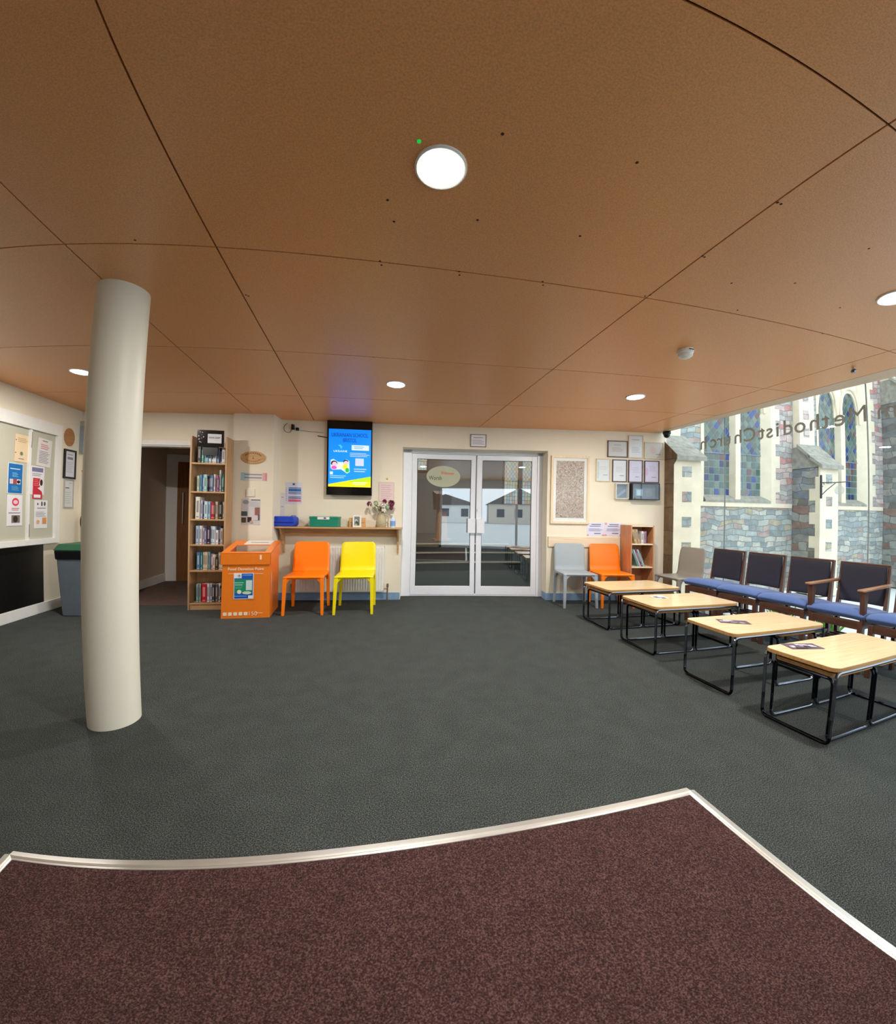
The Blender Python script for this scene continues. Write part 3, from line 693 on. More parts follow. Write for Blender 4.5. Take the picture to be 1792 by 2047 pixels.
# church wall as separate masses around the window openings
mb = MB(); x_end = 14.0
segs = [(CH.uof(4.3), cu(1400), M_RUB), (cu(1550), C1 - .15, M_RUB), (cu(1744), x_end, M_RUB)]
for a, b, _ in segs: mb.box(a, b, 0, .4, 0, 5.2, 0)
mb.box(cu(1400), cu(1550), 0, .4, 0, 1.46, 0); mb.box(C1 - .15, cu(1744), 0, .4, 0, 1.46, 0)
mb.box(cu(1400), cu(1550), 0, .4, 4.6, 5.2, 0); mb.box(C1 - .15, cu(1744), 0, .4, 4.6, 5.2, 0)
struct(mb, 'wall_outside', M_RUB, loc=(0, 5.26, 0), rz=CH.a)
mb = MB(); mb.box(cu(1550), cu(1584), -.004, 0, 1.46, 5.2); mb.box(cu(1744), cu(1766), -.004, 0, 1.46, 5.2); struct(mb, 'wall_outside', M_RUB2, loc=(0, 5.26, 0), rz=CH.a)
mb = MB(); mb.box(CH.uof(4.5), cu(1582), -.02, 0, 1.40, 1.47); mb.box(C1 - .3, cu(1764), -.02, 0, 1.40, 1.47); struct(mb, 'trim_2', M_BATH, loc=(0, 5.26, 0), rz=CH.a)
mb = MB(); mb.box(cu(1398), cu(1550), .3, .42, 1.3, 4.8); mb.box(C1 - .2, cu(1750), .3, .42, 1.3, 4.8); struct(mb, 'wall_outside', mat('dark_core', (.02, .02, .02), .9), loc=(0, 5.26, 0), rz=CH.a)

def buttress(u0, u1, p, label, zc0=2.06, zc1=2.47, up=.12, side=M_RUB3, full=True, sidecream=True, inner=False):
    r = empty('buttress', CH.at(u0, 0, 0), CH.a, label, 'buttress'); w = u1 - u0
    m = MB(); m.box(.0, w, -p, .0, 0, zc0); m.build('lower_stage', side, r)
    m = MB(); m.box(-.004 if not inner else .004, w + .004, -p - .006, -p + .02, 0, zc0)
    # long-and-short work round the front corner
    for k in range(int(zc0 / .19)):
        if k % 2 == 0 and sidecream: m.box(-.008, .02, -p - .004, -p + .17, k * .19, min(zc0, k * .19 + .19))
        elif sidecream: m.box(-.007, .02, -p - .004, -p + .07, k * .19, min(zc0, k * .19 + .19))
    m.build('dressed_front', M_BATH, r)
    for k in range(5): z = .35 + k * .36; m = MB(); m.box(w * .32, w * .66, -p - .009, -p, z, z + .15); m.build('inset_stone', M_RUB, r)
    m = MB(); e = .05; zm = zc0 + (zc1 - zc0) * .5
    eL = e if not inner else -.006
    def wedge(ya, za, yb, zb, t=.05):
        m.hexa([(-eL, ya, za - t), (w + e, ya, za - t), (w + e, yb, zb - t), (-eL, yb, zb - t)], [(-eL, ya, za), (w + e, ya, za), (w + e, yb, zb), (-eL, yb, zb)])
    wedge(-p - .07, zc0 + .02, -(p + up) / 2 - .02, zm, .06); wedge(-(p + up) / 2 - .05, zm - .015, -up, zc1, .06)
    m.box(0, w, -p, 0, zc0 - .02, zc0); m.prism([(-p, zc0 - .01), (0, zc0 - .01), (0, zc1 - .05), (-up, zc1 - .05)], 0.0, w, 'x')
    m.build('weathering', M_BATHG, r)
    m = MB(); m.box(.03, w - .03, -up, 0, zc1 - .1, 5.2)
    m.build('upper_stage', M_BATH, r)
    for k in range(7): z = 2.6 + k * .3; m = MB(); m.box(w * .3, w * .6, -up - .006, -up, z, z + .15); m.build('inset_stone', M_RUB2, r)
    if inner:
        m = MB(); m.prism([(-p - .01, 0), (-.2, 0), (-.2, HC), (-up - .05, HC), (-p - .075, zc0 + .03), (-p - .06, zc0 - .04), (-p - .01, zc0 - .1)], -.003, .003, 'x'); m.build('brown_inner_face', M_BROWNST, r)
    return r
b1u0 = CH.uof(4.262)
PB1 = .46
b1 = buttress(CH.uof(4.255), CH.uof(4.70), PB1, 'dressed stone church buttress joining the lobby wall at the corner', 2.06, 2.46, .10, sidecream=False, side=M_BROWNST, inner=True)
mb = MB(); rnd = random.Random(4)
ed = [(rnd.uniform(-.006, .014), k * HC / 26) for k in range(27)]
mb.prism([(-.03, 0)] + ed + [(-.03, HC)], -.001, .03, 'y'); struct(mb, 'trim_3', M_WALL, loc=WALL.at(UE, 0, 0), rz=AW)
b2 = buttress(cu(1584), cu(1584) + .40, .47, 'church buttress with sloping grey stone cap and iron bracket')
b3 = buttress(cu(1766), cu(1766) + .6, .7, 'grey rubble church buttress at the right edge of the glazing', 3.4, 3.9, .2)
# iron bracket
bx, bz = CH.hit(1643, 975, .50); ax = CH.hit(1702, 954, .5)[0] - bx
r = empty('iron_bracket', CH.at(bx, .485, bz), CH.a + .0, 'black wrought iron bracket on the front of the church buttress', 'bracket')
m = MB(); m.box(-.01, .01, -.02, 0, -.17, .2); m.build('back_bar', M_IRON, r)
m = MB(); m.tube([(0, -.012, .08), (.25, -.05, .09), (.5, -.09, .11)], .008, 6); m.tube([(0, -.012, -.12), (.1, -.03, -.03), (.26, -.05, .08)], .006, 6)
m.tube([(.03 + .03 * cos(t), -.015, .05 + .03 * sin(t)) for t in [k * .5 for k in range(11)]], .005, 5); m.build('arm', M_IRON, r, smooth=True)
# pale leaded windows in the worship room end wall; their panes emit, standing in for daylight
_TC = TC; TC = [mat('daylight_glow_glass_%d' % i, sr(*c), .4, noise=.1, emit=.8) for i, c in enumerate(((214, 226, 214), (196, 220, 224), (236, 226, 190), (190, 210, 236), (232, 190, 170), (206, 224, 230), (240, 200, 150), (226, 220, 200)))]
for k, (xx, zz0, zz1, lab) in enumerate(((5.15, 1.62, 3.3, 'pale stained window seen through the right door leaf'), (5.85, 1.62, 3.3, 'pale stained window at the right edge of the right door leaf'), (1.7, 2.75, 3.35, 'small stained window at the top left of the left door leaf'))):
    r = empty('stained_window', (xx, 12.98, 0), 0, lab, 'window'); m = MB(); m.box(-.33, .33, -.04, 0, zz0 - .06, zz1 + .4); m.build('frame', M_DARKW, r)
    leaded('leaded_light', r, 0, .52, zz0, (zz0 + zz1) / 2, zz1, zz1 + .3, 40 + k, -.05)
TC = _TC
# houses across the road, behind the camera
for k, (x, w_, hh, rr, c, lab) in enumerate(((-2, 9, 2.5, 1.5, (226, 226, 224), 'white gabled house across the road reflected in the doors'), (8, 8, 2.7, 2.2, (206, 196, 184), 'tall beige gabled house across the road reflected in the doors'), (18, 9, 2.6, 1.8, (190, 150, 130), 'brick gabled house across the road reflected in the doors'))):
    r = empty('house', (x, -40, 0), 0, lab, 'house', 'houses across the road')
    m = MB(); m.box(-w_ / 2, w_ / 2, -6, 0, 0, hh); m.build('wall', flat(*c), r)
    m = MB(); m.prism([(-w_ / 2 - .3, hh), (w_ / 2 + .3, hh), (0, hh + rr)], -6.2, .2, 'y'); m.build('roof', flat(84, 78, 78), r)
    for a in (-.3, 0, .3): m = MB(); m.box(a * w_ - .5, a * w_ + .5, 0, .05, .9, 2.0); m.build('window', flat(60, 70, 84), r)
# ground outside
mb = MB(); mb.face([(4.2, -14, -.02), (16, -14, -.02), (16, 4.2, -.02), (4.2, 4.9, -.02)]); mb.face([(-30, -60, -.021), (40, -60, -.021), (40, YB - .02, -.021), (-30, YB - .02, -.021)])
struct(mb, 'ground_outside', M_PAVE)
def tuft(x, y, label):
    rn = random.Random(int(x * 100)); m = MB()
    for k in range(46):
        a = rn.uniform(0, 2 * pi); R_ = rn.uniform(.02, .16); h_ = rn.uniform(.1, .24); bx_, by_ = R_ * cos(a) * .5, R_ * sin(a) * .5
        tx, ty = R_ * cos(a), R_ * sin(a); w_ = .014; nx_, ny_ = -sin(a) * w_, cos(a) * w_
        m.add([(bx_ - nx_, by_ - ny_, 0), (bx_ + nx_, by_ + ny_, 0), (tx * 1.1 + nx_, ty * 1.1 + ny_, h_ * .7), (tx * 1.3, ty * 1.3, h_), (tx * 1.1 - nx_, ty * 1.1 - ny_, h_ * .7)], [(0, 1, 2, 3, 4)])
    tag(m.build('low_plant', M_LEAF, loc=(x, y, -.02)), label, 'plant')
g_ = pt(1655, 1256, 0.05); tuft(g_.x, g_.y, 'bright green low plant outside, seen under the armchair beside the glazing')
g_ = pt(1560, 1228, 0.05); tuft(g_.x, g_.y, 'bright green low plant outside, seen under the third wooden chair')

# ------------------------------------------------------------------ bits on the left wall
u0, u1, z0, z1 = LEFT.box(0, 836, 120, 1087)
za0, za1 = LEFT.hit(121, 1083)[1], LEFT.hit(124, 853)[1]
UB1 = LEFT.hit(120, 1000, .05)[0]; UB0 = 2.6
r = empty('notice_board', LEFT.at(0, 0, za0), LEFT.a, 'wide notice board with white frame and sage fabric on the left wall', 'notice board')
hb = za1 - za0; fw = .13
m = MB(); m.box(UB0, UB1, -.05, 0, 0, fw * .45); m.box(UB0, UB1, -.05, 0, hb - fw, hb); m.box(UB1 - .07, UB1, -.05, 0, fw * .45, hb - fw); m.box(UB0, UB0 + .07, -.05, 0, fw * .45, hb - fw)
bf = m.build('frame', M_WHITEM, r)
m = MB(); m.box(UB0 + .05, UB1 - .05, -.02, -.002, .03, hb - .05); m.build('fabric_panel', mat('sage_fabric', sr(190, 188, 170), .9, noise=.05, nscale=300), r)
ud = LEFT.hit(57, 960, .03)[0]
m = MB(); m.box(ud - .016, ud + .016, -.04, -.02, fw * .45, hb - fw); m.build('divider', M_WHITEM, r)
for za_h, zb_h in ((hb - fw - .2, hb - fw - .03), (fw * .45 + .03, fw * .45 + .17)): m = MB(); m.box(ud + .004, ud + .016, -.044, -.04, za_h, zb_h); m.build('hinge', M_ALU, bf)
LB = Plane(-3.671 + .021, 0, pi / 2)
T = (120, 120, 130)
poster(LB, (29, 869, 57, 924), 'notice_sheet', 'peach coloured sheet pinned to the notice board, topmost left', 'notice', (232, 208, 172), [('l', .2, .12, .9, .3, (190, 160, 120), 3), ('e', .38, .62, .6, .76, (120, 130, 90)), ('l', .3, .86, .7, .92, T, 1), ('e', .03, .2, .1, .24, (60, 50, 50)), ('e', .03, .66, .1, .7, (60, 50, 50))])
poster(LB, (73, 877, 101, 933), 'notice_sheet', 'white typed sheet pinned to the notice board, topmost right', 'notice', (226, 222, 220), [('l', .3, .06, .7, .12, (70, 70, 80), 1), ('l', .2, .2, .8, .4, (214, 120, 130), 3), ('l', .15, .45, .85, .9, (150, 150, 160), 8)], tilt=.06)
poster(LB, (14.5, 926, 45, 987), 'notice_poster', 'blue poster with three small pictures on the notice board', 'poster', (226, 232, 236), [('r', .05, .02, .97, .98, (20, 110, 180)), ('l', .15, .16, .85, .22, (220, 236, 250), 1), ('l', .3, .3, .7, .46, (120, 190, 230), 4), ('r', .14, .52, .36, .68, (214, 200, 206)), ('r', .36, .52, .6, .68, (176, 76, 66)), ('r', .6, .52, .84, .68, (216, 224, 232)), ('e', .6, .55, .82, .66, (30, 30, 40)), ('l', .25, .75, .75, .9, (110, 180, 220), 4)])
poster(LB, (60, 932, 88, 989), 'notice_poster', 'white sheet with grey heading behind the red leaflet on the notice board', 'poster', (232, 230, 234), [('r', .1, .05, .9, .2, (120, 124, 160)), ('l', .12, .25, .88, .36, (150, 150, 160), 2)])
poster(LB, (65, 956, 84, 997), 'leaflet', 'red and white leaflet overlapping a sheet on the notice board', 'leaflet', (200, 40, 60), [('p', 0, 0, 1, 1, (236, 232, 236), [(1, 0), (.72, 0), (.62, .3), (.75, .42), (.45, .48), (.9, .62), (1, .75)]), ('e', .7, .04, 1.0, .36, (60, 24, 30)), ('l', .08, .06, .6, .4, (236, 120, 130), 4), ('r', .08, .8, .8, .95, (240, 236, 240))], thick=.0045)
poster(LB, (13, 989, 44, 1051), 'notice_poster', 'white poster with a pink drawing above a photo on the notice board', 'poster', (230, 228, 230), [('e', .32, .1, .78, .36, (220, 60, 90)), ('e', .4, .17, .7, .3, (236, 200, 210)), ('l', .3, .42, .85, .52, (190, 110, 130), 2), ('l', .1, .56, .9, .62, T, 1), ('r', .3, .66, .84, .9, (120, 110, 100)), ('e', .4, .68, .7, .9, (50, 40, 30))])
poster(LB, (68, 1000, 94, 1056), 'notice_sheet', 'white sheet with small figures at its top, lowest on the notice board', 'notice', (232, 232, 234), [('e', .2, .1, .3, .18, (60, 60, 66)), ('r', .5, .05, .62, .2, (90, 90, 100)), ('e', .7, .05, .85, .2, (70, 80, 70)), ('l', .2, .26, .9, .31, T, 1), ('l', .1, .4, .9, .6, (180, 180, 190), 4), ('e', .15, .7, .4, .84, (230, 170, 110)), ('r', .6, .62, .92, .84, (214, 150, 80))])
# dark panel below
ux = LEFT.hit(86, 1150)[0]
m = MB(); m.box(2.6, ux, -.006, 0, .118, za0 - .01); tag(m.build('dark_panel', M_DARKPANEL, loc=(-3.671, 0, 0), rz=pi / 2), 'black panel on the left wall below the notice board', 'panel')
# plaques and certificates right of the board
u0, u1, z0, z1 = LEFT.box(127.5, 856, 147.5, 892)
m = MB(); m.prism([((u1 - u0) / 2 * cos(q * pi / 16), (z1 - z0) / 2 * sin(q * pi / 16)) for q in range(32)], -.015, 0, 'y')
tag(m.build('wooden_plaque', wood('plaque_wood', sr(160, 112, 70), sr(186, 136, 88), .5, 'X'), loc=LEFT.at((u0 + u1) / 2, .001, (z0 + z1) / 2), rz=LEFT.a, bevel=.003), 'oval brown wooden plaque on the left wall above a black framed certificate', 'plaque')
poster(LEFT, (126, 899, 149.5, 957), 'framed_certificate', 'black framed certificate on the left wall beside the notice board', 'certificate', (214, 218, 230), [('l', .2, .1, .8, .16, T, 1), ('r', .2, .22, .8, .32, (130, 136, 150)), ('l', .15, .4, .85, .85, (190, 194, 206), 6)], frame=(M_BLACK, .022, .02))
poster(LEFT, (126, 958.5, 145, 1015), 'framed_certificate', 'silver framed sheet on the left wall below the black framed certificate', 'certificate', (214, 218, 218), [('l', .1, .25, .6, .33, (60, 60, 60), 1), ('l', .1, .42, .85, .9, (190, 196, 200), 6), ('l', .5, .08, .9, .12, (214, 120, 120), 1)], frame=(flat(176, 170, 170), .012, .015))
# behind the pillar on the rear wall
u0, u1, z0, z1 = WL2.box(153, 843, 178, 909, .0)
r = empty('leaflet_holder', WL2.at((u0 + u1) / 2, 0, z0), WL2.a, 'clear acrylic sheet holder with fixings on the rear wall left of the pillar', 'sheet holder')
w, h = u1 - u0, z1 - z0
m = MB(); m.box(-w / 2, w / 2, -.04, -.036, 0, h); m.build('acrylic_sheet', glassmat('acrylic', .12, (.85, .88, .9)), r)
m = MB(); m.box(-w / 2 + .07, w / 2 - .01, -.034, -.032, .05, h - .06); m.build('paper_sheet', flat(190, 200, 214), r)
for a, b in ((-w / 2 + .03, .03), (-w / 2 + .03, h - .03), (w / 2 - .03, .03), (w / 2 - .03, h - .03)):
    m = MB(); m.prism([(a + .014 * cos(q * pi / 6), b + .014 * sin(q * pi / 6)) for q in range(12)], -.044, 0, 'y'); m.build('fixing', M_ALU, r)
poster(WL2, (163, 940, 182, 983), 'notice_sheet', 'curled printed sheet on the rear wall beside the pillar', 'notice', (216, 210, 204), [('r', .0, .0, .5, .08, (160, 110, 80)), ('l', .1, .15, .9, .9, (140, 140, 140), 9)])
# loop and metal holder
p = WL2.at(WL2.hit(176, 1043)[0], .03, WL2.hit(170, 1043)[1]); m = MB()
m.tube([(.07 * cos(t * pi / 12), 0, .12 * sin(t * pi / 12)) for t in range(24)], .012, 8, closed=True)
tag(m.build('hanging_loop', M_BLACK, loc=p, rz=WL2.a, smooth=True), 'black hose loop hanging on the rear wall beside the pillar', 'loop')
q_ = WL2.hit(158, 1075, .18); r = empty('metal_holder', WL2.at(q_[0], .10, .80), WL2.a, 'grey metal tubes standing behind the grey bin', 'holder')
m = MB(); m.box(-.035, .0, -.02, .02, 0, .15); m.build('short_tube', M_ALU, r); m = MB(); m.box(.005, .035, -.02, .02, 0, .27); m.build('tall_tube', M_ALU, r)
m = MB(); m.box(-.05, .05, .02, .095, .02, .06); m.build('wall_fixing', M_ALU, r)
# grey bin with green lid
r = empty('recycling_bin', (-3.215, 4.90, 0), 0, 'tall grey bin with a green lid in the corner left of the pillar', 'bin')
m = MB(); m.hexa([(-.105, -.21, 0), (.105, -.21, 0), (.105, .21, 0), (-.105, .21, 0)], [(-.14, -.25, .70), (.14, -.25, .70), (.14, .25, .70), (-.14, .25, .70)]); m.build('body', M_BINGREY, r, bevel=.012)
m = MB(); m.hexa([(-.146, -.256, .63), (.146, -.256, .63), (.146, .256, .63), (-.146, .256, .63)], [(-.155, -.262, .73), (.155, -.262, .73), (.155, .262, .73), (-.155, .262, .73)]); m.build('bin_liner', M_BAG, r, bevel=.01)
m = MB(); m.hexa([(-.165, -.275, .73), (.165, -.275, .73), (.165, .275, .73), (-.165, .275, .73)], [(-.13, -.23, .80), (.13, -.23, .80), (.13, .23, .80), (-.13, .23, .80)]); m.build('lid', M_BINGREEN, r, bevel=.012)

# ------------------------------------------------------------------ tall bookcase
BCF = Plane(-2.11, 4.965, -.012)
bw = .415; bh = 2.085; bd = .215
r = empty('tall_bookcase', (-2.095, 4.965, 0), BCF.a, 'tall narrow oak bookcase full of paperbacks beside the passage', 'bookcase')
bc_loc = Vector((-2.095, 4.965)); bct = BCF.t; bcn = -BCF.n
bc_at = lambda x, y, z: (bc_loc.x + bct.x * x + bcn.x * y, bc_loc.y + bct.y * x + bcn.y * y, z)
m = MB(); m.box(0, .018, 0, bd, 0, bh); m.build('side_panel', M_OAK, r)
m = MB(); m.box(bw - .018, bw, 0, bd, 0, bh); m.build('side_panel', M_OAK, r)
m = MB(); m.box(.018, bw - .018, bd - .008, bd, 0, bh - .1); m.build('back_panel', M_OAK, r)
m = MB(); m.box(.018, bw - .018, .012, .03, 0, .085); m.build('plinth', M_OAKX, r)
SH = [1.765, 1.421, 1.09, .785, .475, .085]
for z in SH: m = MB(); m.box(.018, bw - .018, .004, bd - .008, z - .018, z); m.build('shelf', M_OAKX, r)
BK = [(82, 445, [(130, 163, 275, 'black', (28, 28, 32)), (165, 189, 282, 'teal green', (70, 150, 130)), (190, 214, 282, 'pale green', (140, 184, 176)), (215, 239, 282, 'light blue', (130, 176, 196)), (240, 267, 282, 'pale blue', (190, 214, 226)), (268, 294, 275, 'cream', (220, 208, 190)), (296, 325, 305, 'off-white', (214, 218, 224)), (326, 354, 300, 'grey blue', (120, 140, 170)), (356, 385, 285, 'dark blue', (46, 48, 92)), (387, 419, 290, 'white', (222, 222, 224)), (421, 433, 290, 'slate', (90, 110, 134))]),
      (72, 740, [(120, 143, 580, 'pale green', (170, 190, 168)), (145, 166, 570, 'sky blue', (96, 150, 184)), (167, 189, 568, 'mid blue', (70, 120, 166)), (191, 224, 565, 'pale cyan', (160, 196, 196)), (226, 237, 585, 'black', (30, 30, 34)), (238, 262, 572, 'navy', (50, 60, 84)), (264, 290, 570, 'slate blue', (84, 106, 140)), (292, 309, 560, 'white', (220, 216, 212)), (310, 333, 572, 'mauve pink', (176, 96, 130)), (335, 351, 590, 'violet', (110, 76, 116)), (353, 369, 515, 'tall pale grey', (206, 210, 206)), (371, 389, 572, 'teal', (70, 128, 130)), (391, 405, 558, 'dark teal', (46, 96, 104)), (407, 422, 580, 'sea green', (100, 150, 144))]),
      (60, 1030, [(98, 143, 805, 'tall off-white', (212, 212, 200)), (146, 169, 840, 'lavender', (182, 176, 196)), (171, 189, 856, 'navy blue', (52, 60, 92)), (191, 224, 850, 'pale cyan', (186, 212, 222)), (226, 249, 850, 'light blue', (150, 186, 212)), (251, 289, 858, 'red', (190, 40, 48)), (291, 301, 860, 'brown red', (110, 50, 44)), (303, 330, 850, 'tan', (190, 172, 146)), (332, 349, 852, 'brown', (124, 98, 78)), (351, 378, 850, 'black', (30, 28, 28)), (380, 396, 852, 'cream', (216, 206, 184)), (397, 410, 852, 'beige', (196, 182, 158))]),
      (48, 1295, [(95, 127, 1107, 'light blue', (160, 184, 208)), (129, 154, 1107, 'white', (222, 218, 220)), (156, 182, 1130, 'pinkish white', (214, 198, 200)), (184, 207, 1130, 'slate blue', (96, 96, 140)), (209, 241, 1115, 'dark purple', (56, 36, 56)), (243, 270, 1110, 'pale blue', (186, 204, 224)), (271, 297, 1112, 'ice blue', (204, 218, 228)), (299, 329, 1150, 'white', (226, 220, 224)), (331, 352, 1115, 'blue', (60, 70, 128)), (355, 380, 1130, 'sand', (196, 182, 160)), (382, 399, 1100, 'grey', (130, 128, 126))]),
      (35, 1550, [(95, 129, 1370, 'blue', (70, 120, 156)), (131, 150, 1372, 'teal', (60, 130, 140)), (152, 180, 1368, 'cream', (216, 206, 182)), (181, 209, 1368, 'sand', (206, 190, 160)), (211, 231, 1368, 'cyan', (110, 170, 190)), (233, 261, 1385, 'mauve', (140, 112, 126)), (263, 289, 1392, 'cream', (222, 212, 196)), (291, 316, 1420, 'dark brown', (66, 48, 42)), (318, 346, 1368, 'cream', (214, 206, 180)), (348, 377, 1368, 'ivory', (222, 216, 196)), (379, 388, 1356, 'grey', (150, 150, 148))]),
      (22, 1895, [(80, 103, 1710, 'pale teal', (130, 168, 170)), (104, 124, 1712, 'grey green', (150, 170, 160)), (126, 137, 1730, 'dark brown', (70, 50, 44)), (139, 187, 1708, 'bright red', (196, 26, 44)), (189, 215, 1708, 'white', (216, 216, 226)), (216, 245, 1708, 'pale blue', (186, 196, 216)), (247, 276, 1712, 'charcoal', (60, 62, 70)), (277, 306, 1712, 'black and white', (96, 96, 98)), (308, 331, 1708, 'white', (224, 224, 222)), (333, 351, 1725, 'black', (34, 32, 34)), (353, 378, 1690, 'beige grey', (170, 162, 146))])]
ORD = ['first', 'second', 'third', 'fourth', 'fifth', 'sixth', 'seventh', 'eighth', 'ninth', 'tenth', 'eleventh', 'twelfth', 'thirteenth', 'fourteenth']
SHN = ['top', 'second', 'third', 'fourth', 'fifth', 'bottom']
M_PAGE = flat(226, 218, 200)
def book(x, y, z, th, h, dp, col, rz, label, group, lean=0, name='book'):
    m = MB(); c = .0015
    m.box(0, th, 0, c, 0, h); m.box(0, c, 0, dp, 0, h); m.box(th - c, th, 0, dp, 0, h); m.box(c, th - c, c, dp - .004, .002, h - .003, 1)
    lum = sum(col) / 3; k = (236, 232, 226) if lum < 130 else (90, 84, 96)
    m.face([(th * .25, -.0006, h * .3), (th * .75, -.0006, h * .3), (th * .75, -.0006, h * .82), (th * .25, -.0006, h * .82)], 2)
    m.face([(th * .2, -.0006, h * .06), (th * .8, -.0006, h * .06), (th * .8, -.0006, h * .12), (th * .2, -.0006, h * .12)], 2)
    kk = tuple(int(a * .55 + b * .45) for a, b in zip(k, col))
    o = m.build(name, [flat(*col, rough=.4), M_PAGE, flat(*kk)], loc=(x, y, z)); o.rotation_euler = (0, lean, rz)
    return tag(o, label, 'book', group)
for si, (x0, base, bks) in enumerate(BK):
    for bi, (a, b, top, cn, col) in enumerate(bks):
        xa = .018 + (a - x0) * .001065; th = (b - a) * .001065; h = (base - top) * .00118
        if xa + th > bw - .019: th = bw - .0195 - xa
        p = bc_at(xa, .04 + .012 * ((bi * 7) % 3), SH[si] + .0005)
        same = [q for q in bks if q[3] == cn]
        if len(same) == 1: lab = '%s paperback on the %s shelf of the tall bookcase' % (cn, SHN[si])
        elif bi == 0: lab = '%s paperback first on the %s shelf of the tall bookcase' % (cn, SHN[si])
        else: lab = '%s paperback next to the %s one, %s shelf of the tall bookcase' % (cn, bks[bi - 1][3], SHN[si])
        book(p[0], p[1], p[2], max(th, .006), h, .13, col, BCF.a, lab, 'paperbacks on the tall bookcase')
# sign on top shelf
p = bc_at(.17, -.012, 1.955)
r = empty('book_sign', p, BCF.a, 'black framed sign wrapped in shiny film at the top of the tall bookcase', 'sign')
m = MB(); m.box(-.09, .21, -.006, .006, 0, .20); m.build('sign_board', mat('glossy_black', sr(20, 20, 22), .12, coat=.6), r)
m = MB(); mats = [flat(214, 214, 216)]; m.box(.03, .185, -.009, -.006, .045, .155); m.build('paper_sheet', mats, r)
text_obj('wording', 'BOOK SWAP', .03, flat(50, 50, 54), r, (.107, -.010, .10), width=.12)
m = MB(); rnd = random.Random(9)
for k in range(9):
    a, b = rnd.uniform(-.08, .0), rnd.uniform(.03, .2); s_ = rnd.uniform(.008, .022)
    m.add([(a, -.008 - rnd.random() * .01, b), (a + s_, -.012, b + s_ * .3), (a + s_ * .4, -.02, b + s_)], [(0, 1, 2)])
m.build('film_wrap', mat('clear_shiny_film', sr(236, 236, 240), .1, coat=.8), r)
m = MB(); m.box(-.03, .14, .006, .03, -.10, .012); m.build('sign_support', M_BLACK, r)

# ------------------------------------------------------------------ orange donation box
bx0, bx1 = Vector((-1.574, 4.563)), Vector((-1.068, 4.529)); ang = .015; W_ = (bx1 - bx0).length; D_ = .50
mid = (bx0 + bx1) / 2
r = empty('donation_box', (mid.x, mid.y, 0), ang, 'large orange cardboard food donation box beside the tall bookcase', 'box')
w = W_ / 2
m = MB(); m.hexa([(-w, 0, 0), (w, 0, 0), (w - .01, D_, 0), (-w + .01, D_, 0)], [(-w + .012, 0, .62), (w - .012, 0, .62), (w - .012, D_, .66), (-w + .012, D_, .66)]); bb = m.build('box_body', M_CARD, r)
# lid: sloping tray with an opening
m = MB(); zf, zb_ = .728, .83; l = w + .006; y0_, y1_ = -.012, D_ + .012
zz = lambda y, o=0: zf + (zb_ - zf) * (y - y0_) / (y1_ - y0_) + o
def lidq(xa, xb, ya, yb): m.hexa([(xa, ya, zz(ya, -.006)), (xb, ya, zz(ya, -.006)), (xb, yb, zz(yb, -.006)), (xa, yb, zz(yb, -.006))], [(xa, ya, zz(ya)), (xb, ya, zz(ya)), (xb, yb, zz(yb)), (xa, yb, zz(yb))])
oy0, oy1, ox = .045, .31, .185
lidq(-l, l, y0_, oy0); lidq(-l, l, oy1, y1_); lidq(-l, -ox, oy0, oy1); lidq(ox, l, oy0, oy1)
m.hexa([(-l, y0_, .60), (l, y0_, .60), (l, y0_ + .006, .60), (-l, y0_ + .006, .60)], [(-l, y0_, zz(y0_)), (l, y0_, zz(y0_)), (l, y0_ + .006, zz(y0_)), (-l, y0_ + .006, zz(y0_))])
for s_ in (-1, 1):
    xa, xb = (-l, -l + .006) if s_ < 0 else (l - .006, l)
    m.hexa([(xa, y0_, .60), (xb, y0_, .60), (xb, y1_, .66), (xa, y1_, .66)], [(xa, y0_, zz(y0_)), (xb, y0_, zz(y0_)), (xb, y1_, zz(y1_)), (xa, y1_, zz(y1_))])
ld_ = m.build('lid', M_CARD, r)
m = MB(); m.box(-ox - .01, ox + .01, oy0 - .01, oy1 + .01, .667, .675); m.build('inner_tray', M_CARDIN, r)
m = MB(); mats = [flat(232, 228, 220)]; m.hexa([(-.12, .33, zz(.33, .001)), (.18, .33, zz(.33, .001)), (.19, .50, zz(.50, .001)), (-.11, .50, zz(.50, .001))], [(-.12, .33, zz(.33, .003)), (.18, .33, zz(.33, .003)), (.19, .50, zz(.50, .003)), (-.11, .50, zz(.50, .003))])
m.add([(-.06, .40, zz(.40, .0036)), (.14, .40, zz(.40, .0036)), (.14, .42, zz(.42, .0036)), (-.06, .42, zz(.42, .0036))], [(0, 1, 2, 3)], 1); m.build('lid_notice', [flat(232, 228, 220), flat(120, 116, 110)], ld_)
m = MB(); mats = [flat(236, 236, 240)]; PW, PH = .205, .29
m.box(-PW / 2, PW / 2, -.003, 0, 0, PH)
layers(m, PW, PH, [('r', .03, .2, .97, .98, (20, 90, 190)), ('r', .4, .02, .97, .2, (20, 90, 190)), ('r', .05, .24, .95, .78, (20, 140, 100)), ('r', .62, .28, .93, .66, (206, 224, 226)), ('l', .06, .34, .56, .5, (150, 220, 190), 2), ('l', .45, .05, .95, .12, (130, 190, 240), 1), ('l', .06, .52, .5, .6, (110, 200, 170), 2), ('e', .18, .64, .4, .8, (220, 232, 210)), ('e', .44, .7, .9, .82, (200, 222, 196)), ('l', .05, .86, .7, .92, (120, 180, 240), 1), ('r', .74, .86, .97, .98, (226, 232, 240)), ('r', .27, .04, .29, .18, (60, 60, 70)), ('r', .2, .09, .36, .11, (60, 60, 70))], .003, mats)
o = m.build('poster', mats, bb, loc=(-.02, -.0015, .215)); o['label'] = 'blue and green poster on the front of the box'
M_WT = flat(246, 226, 200)
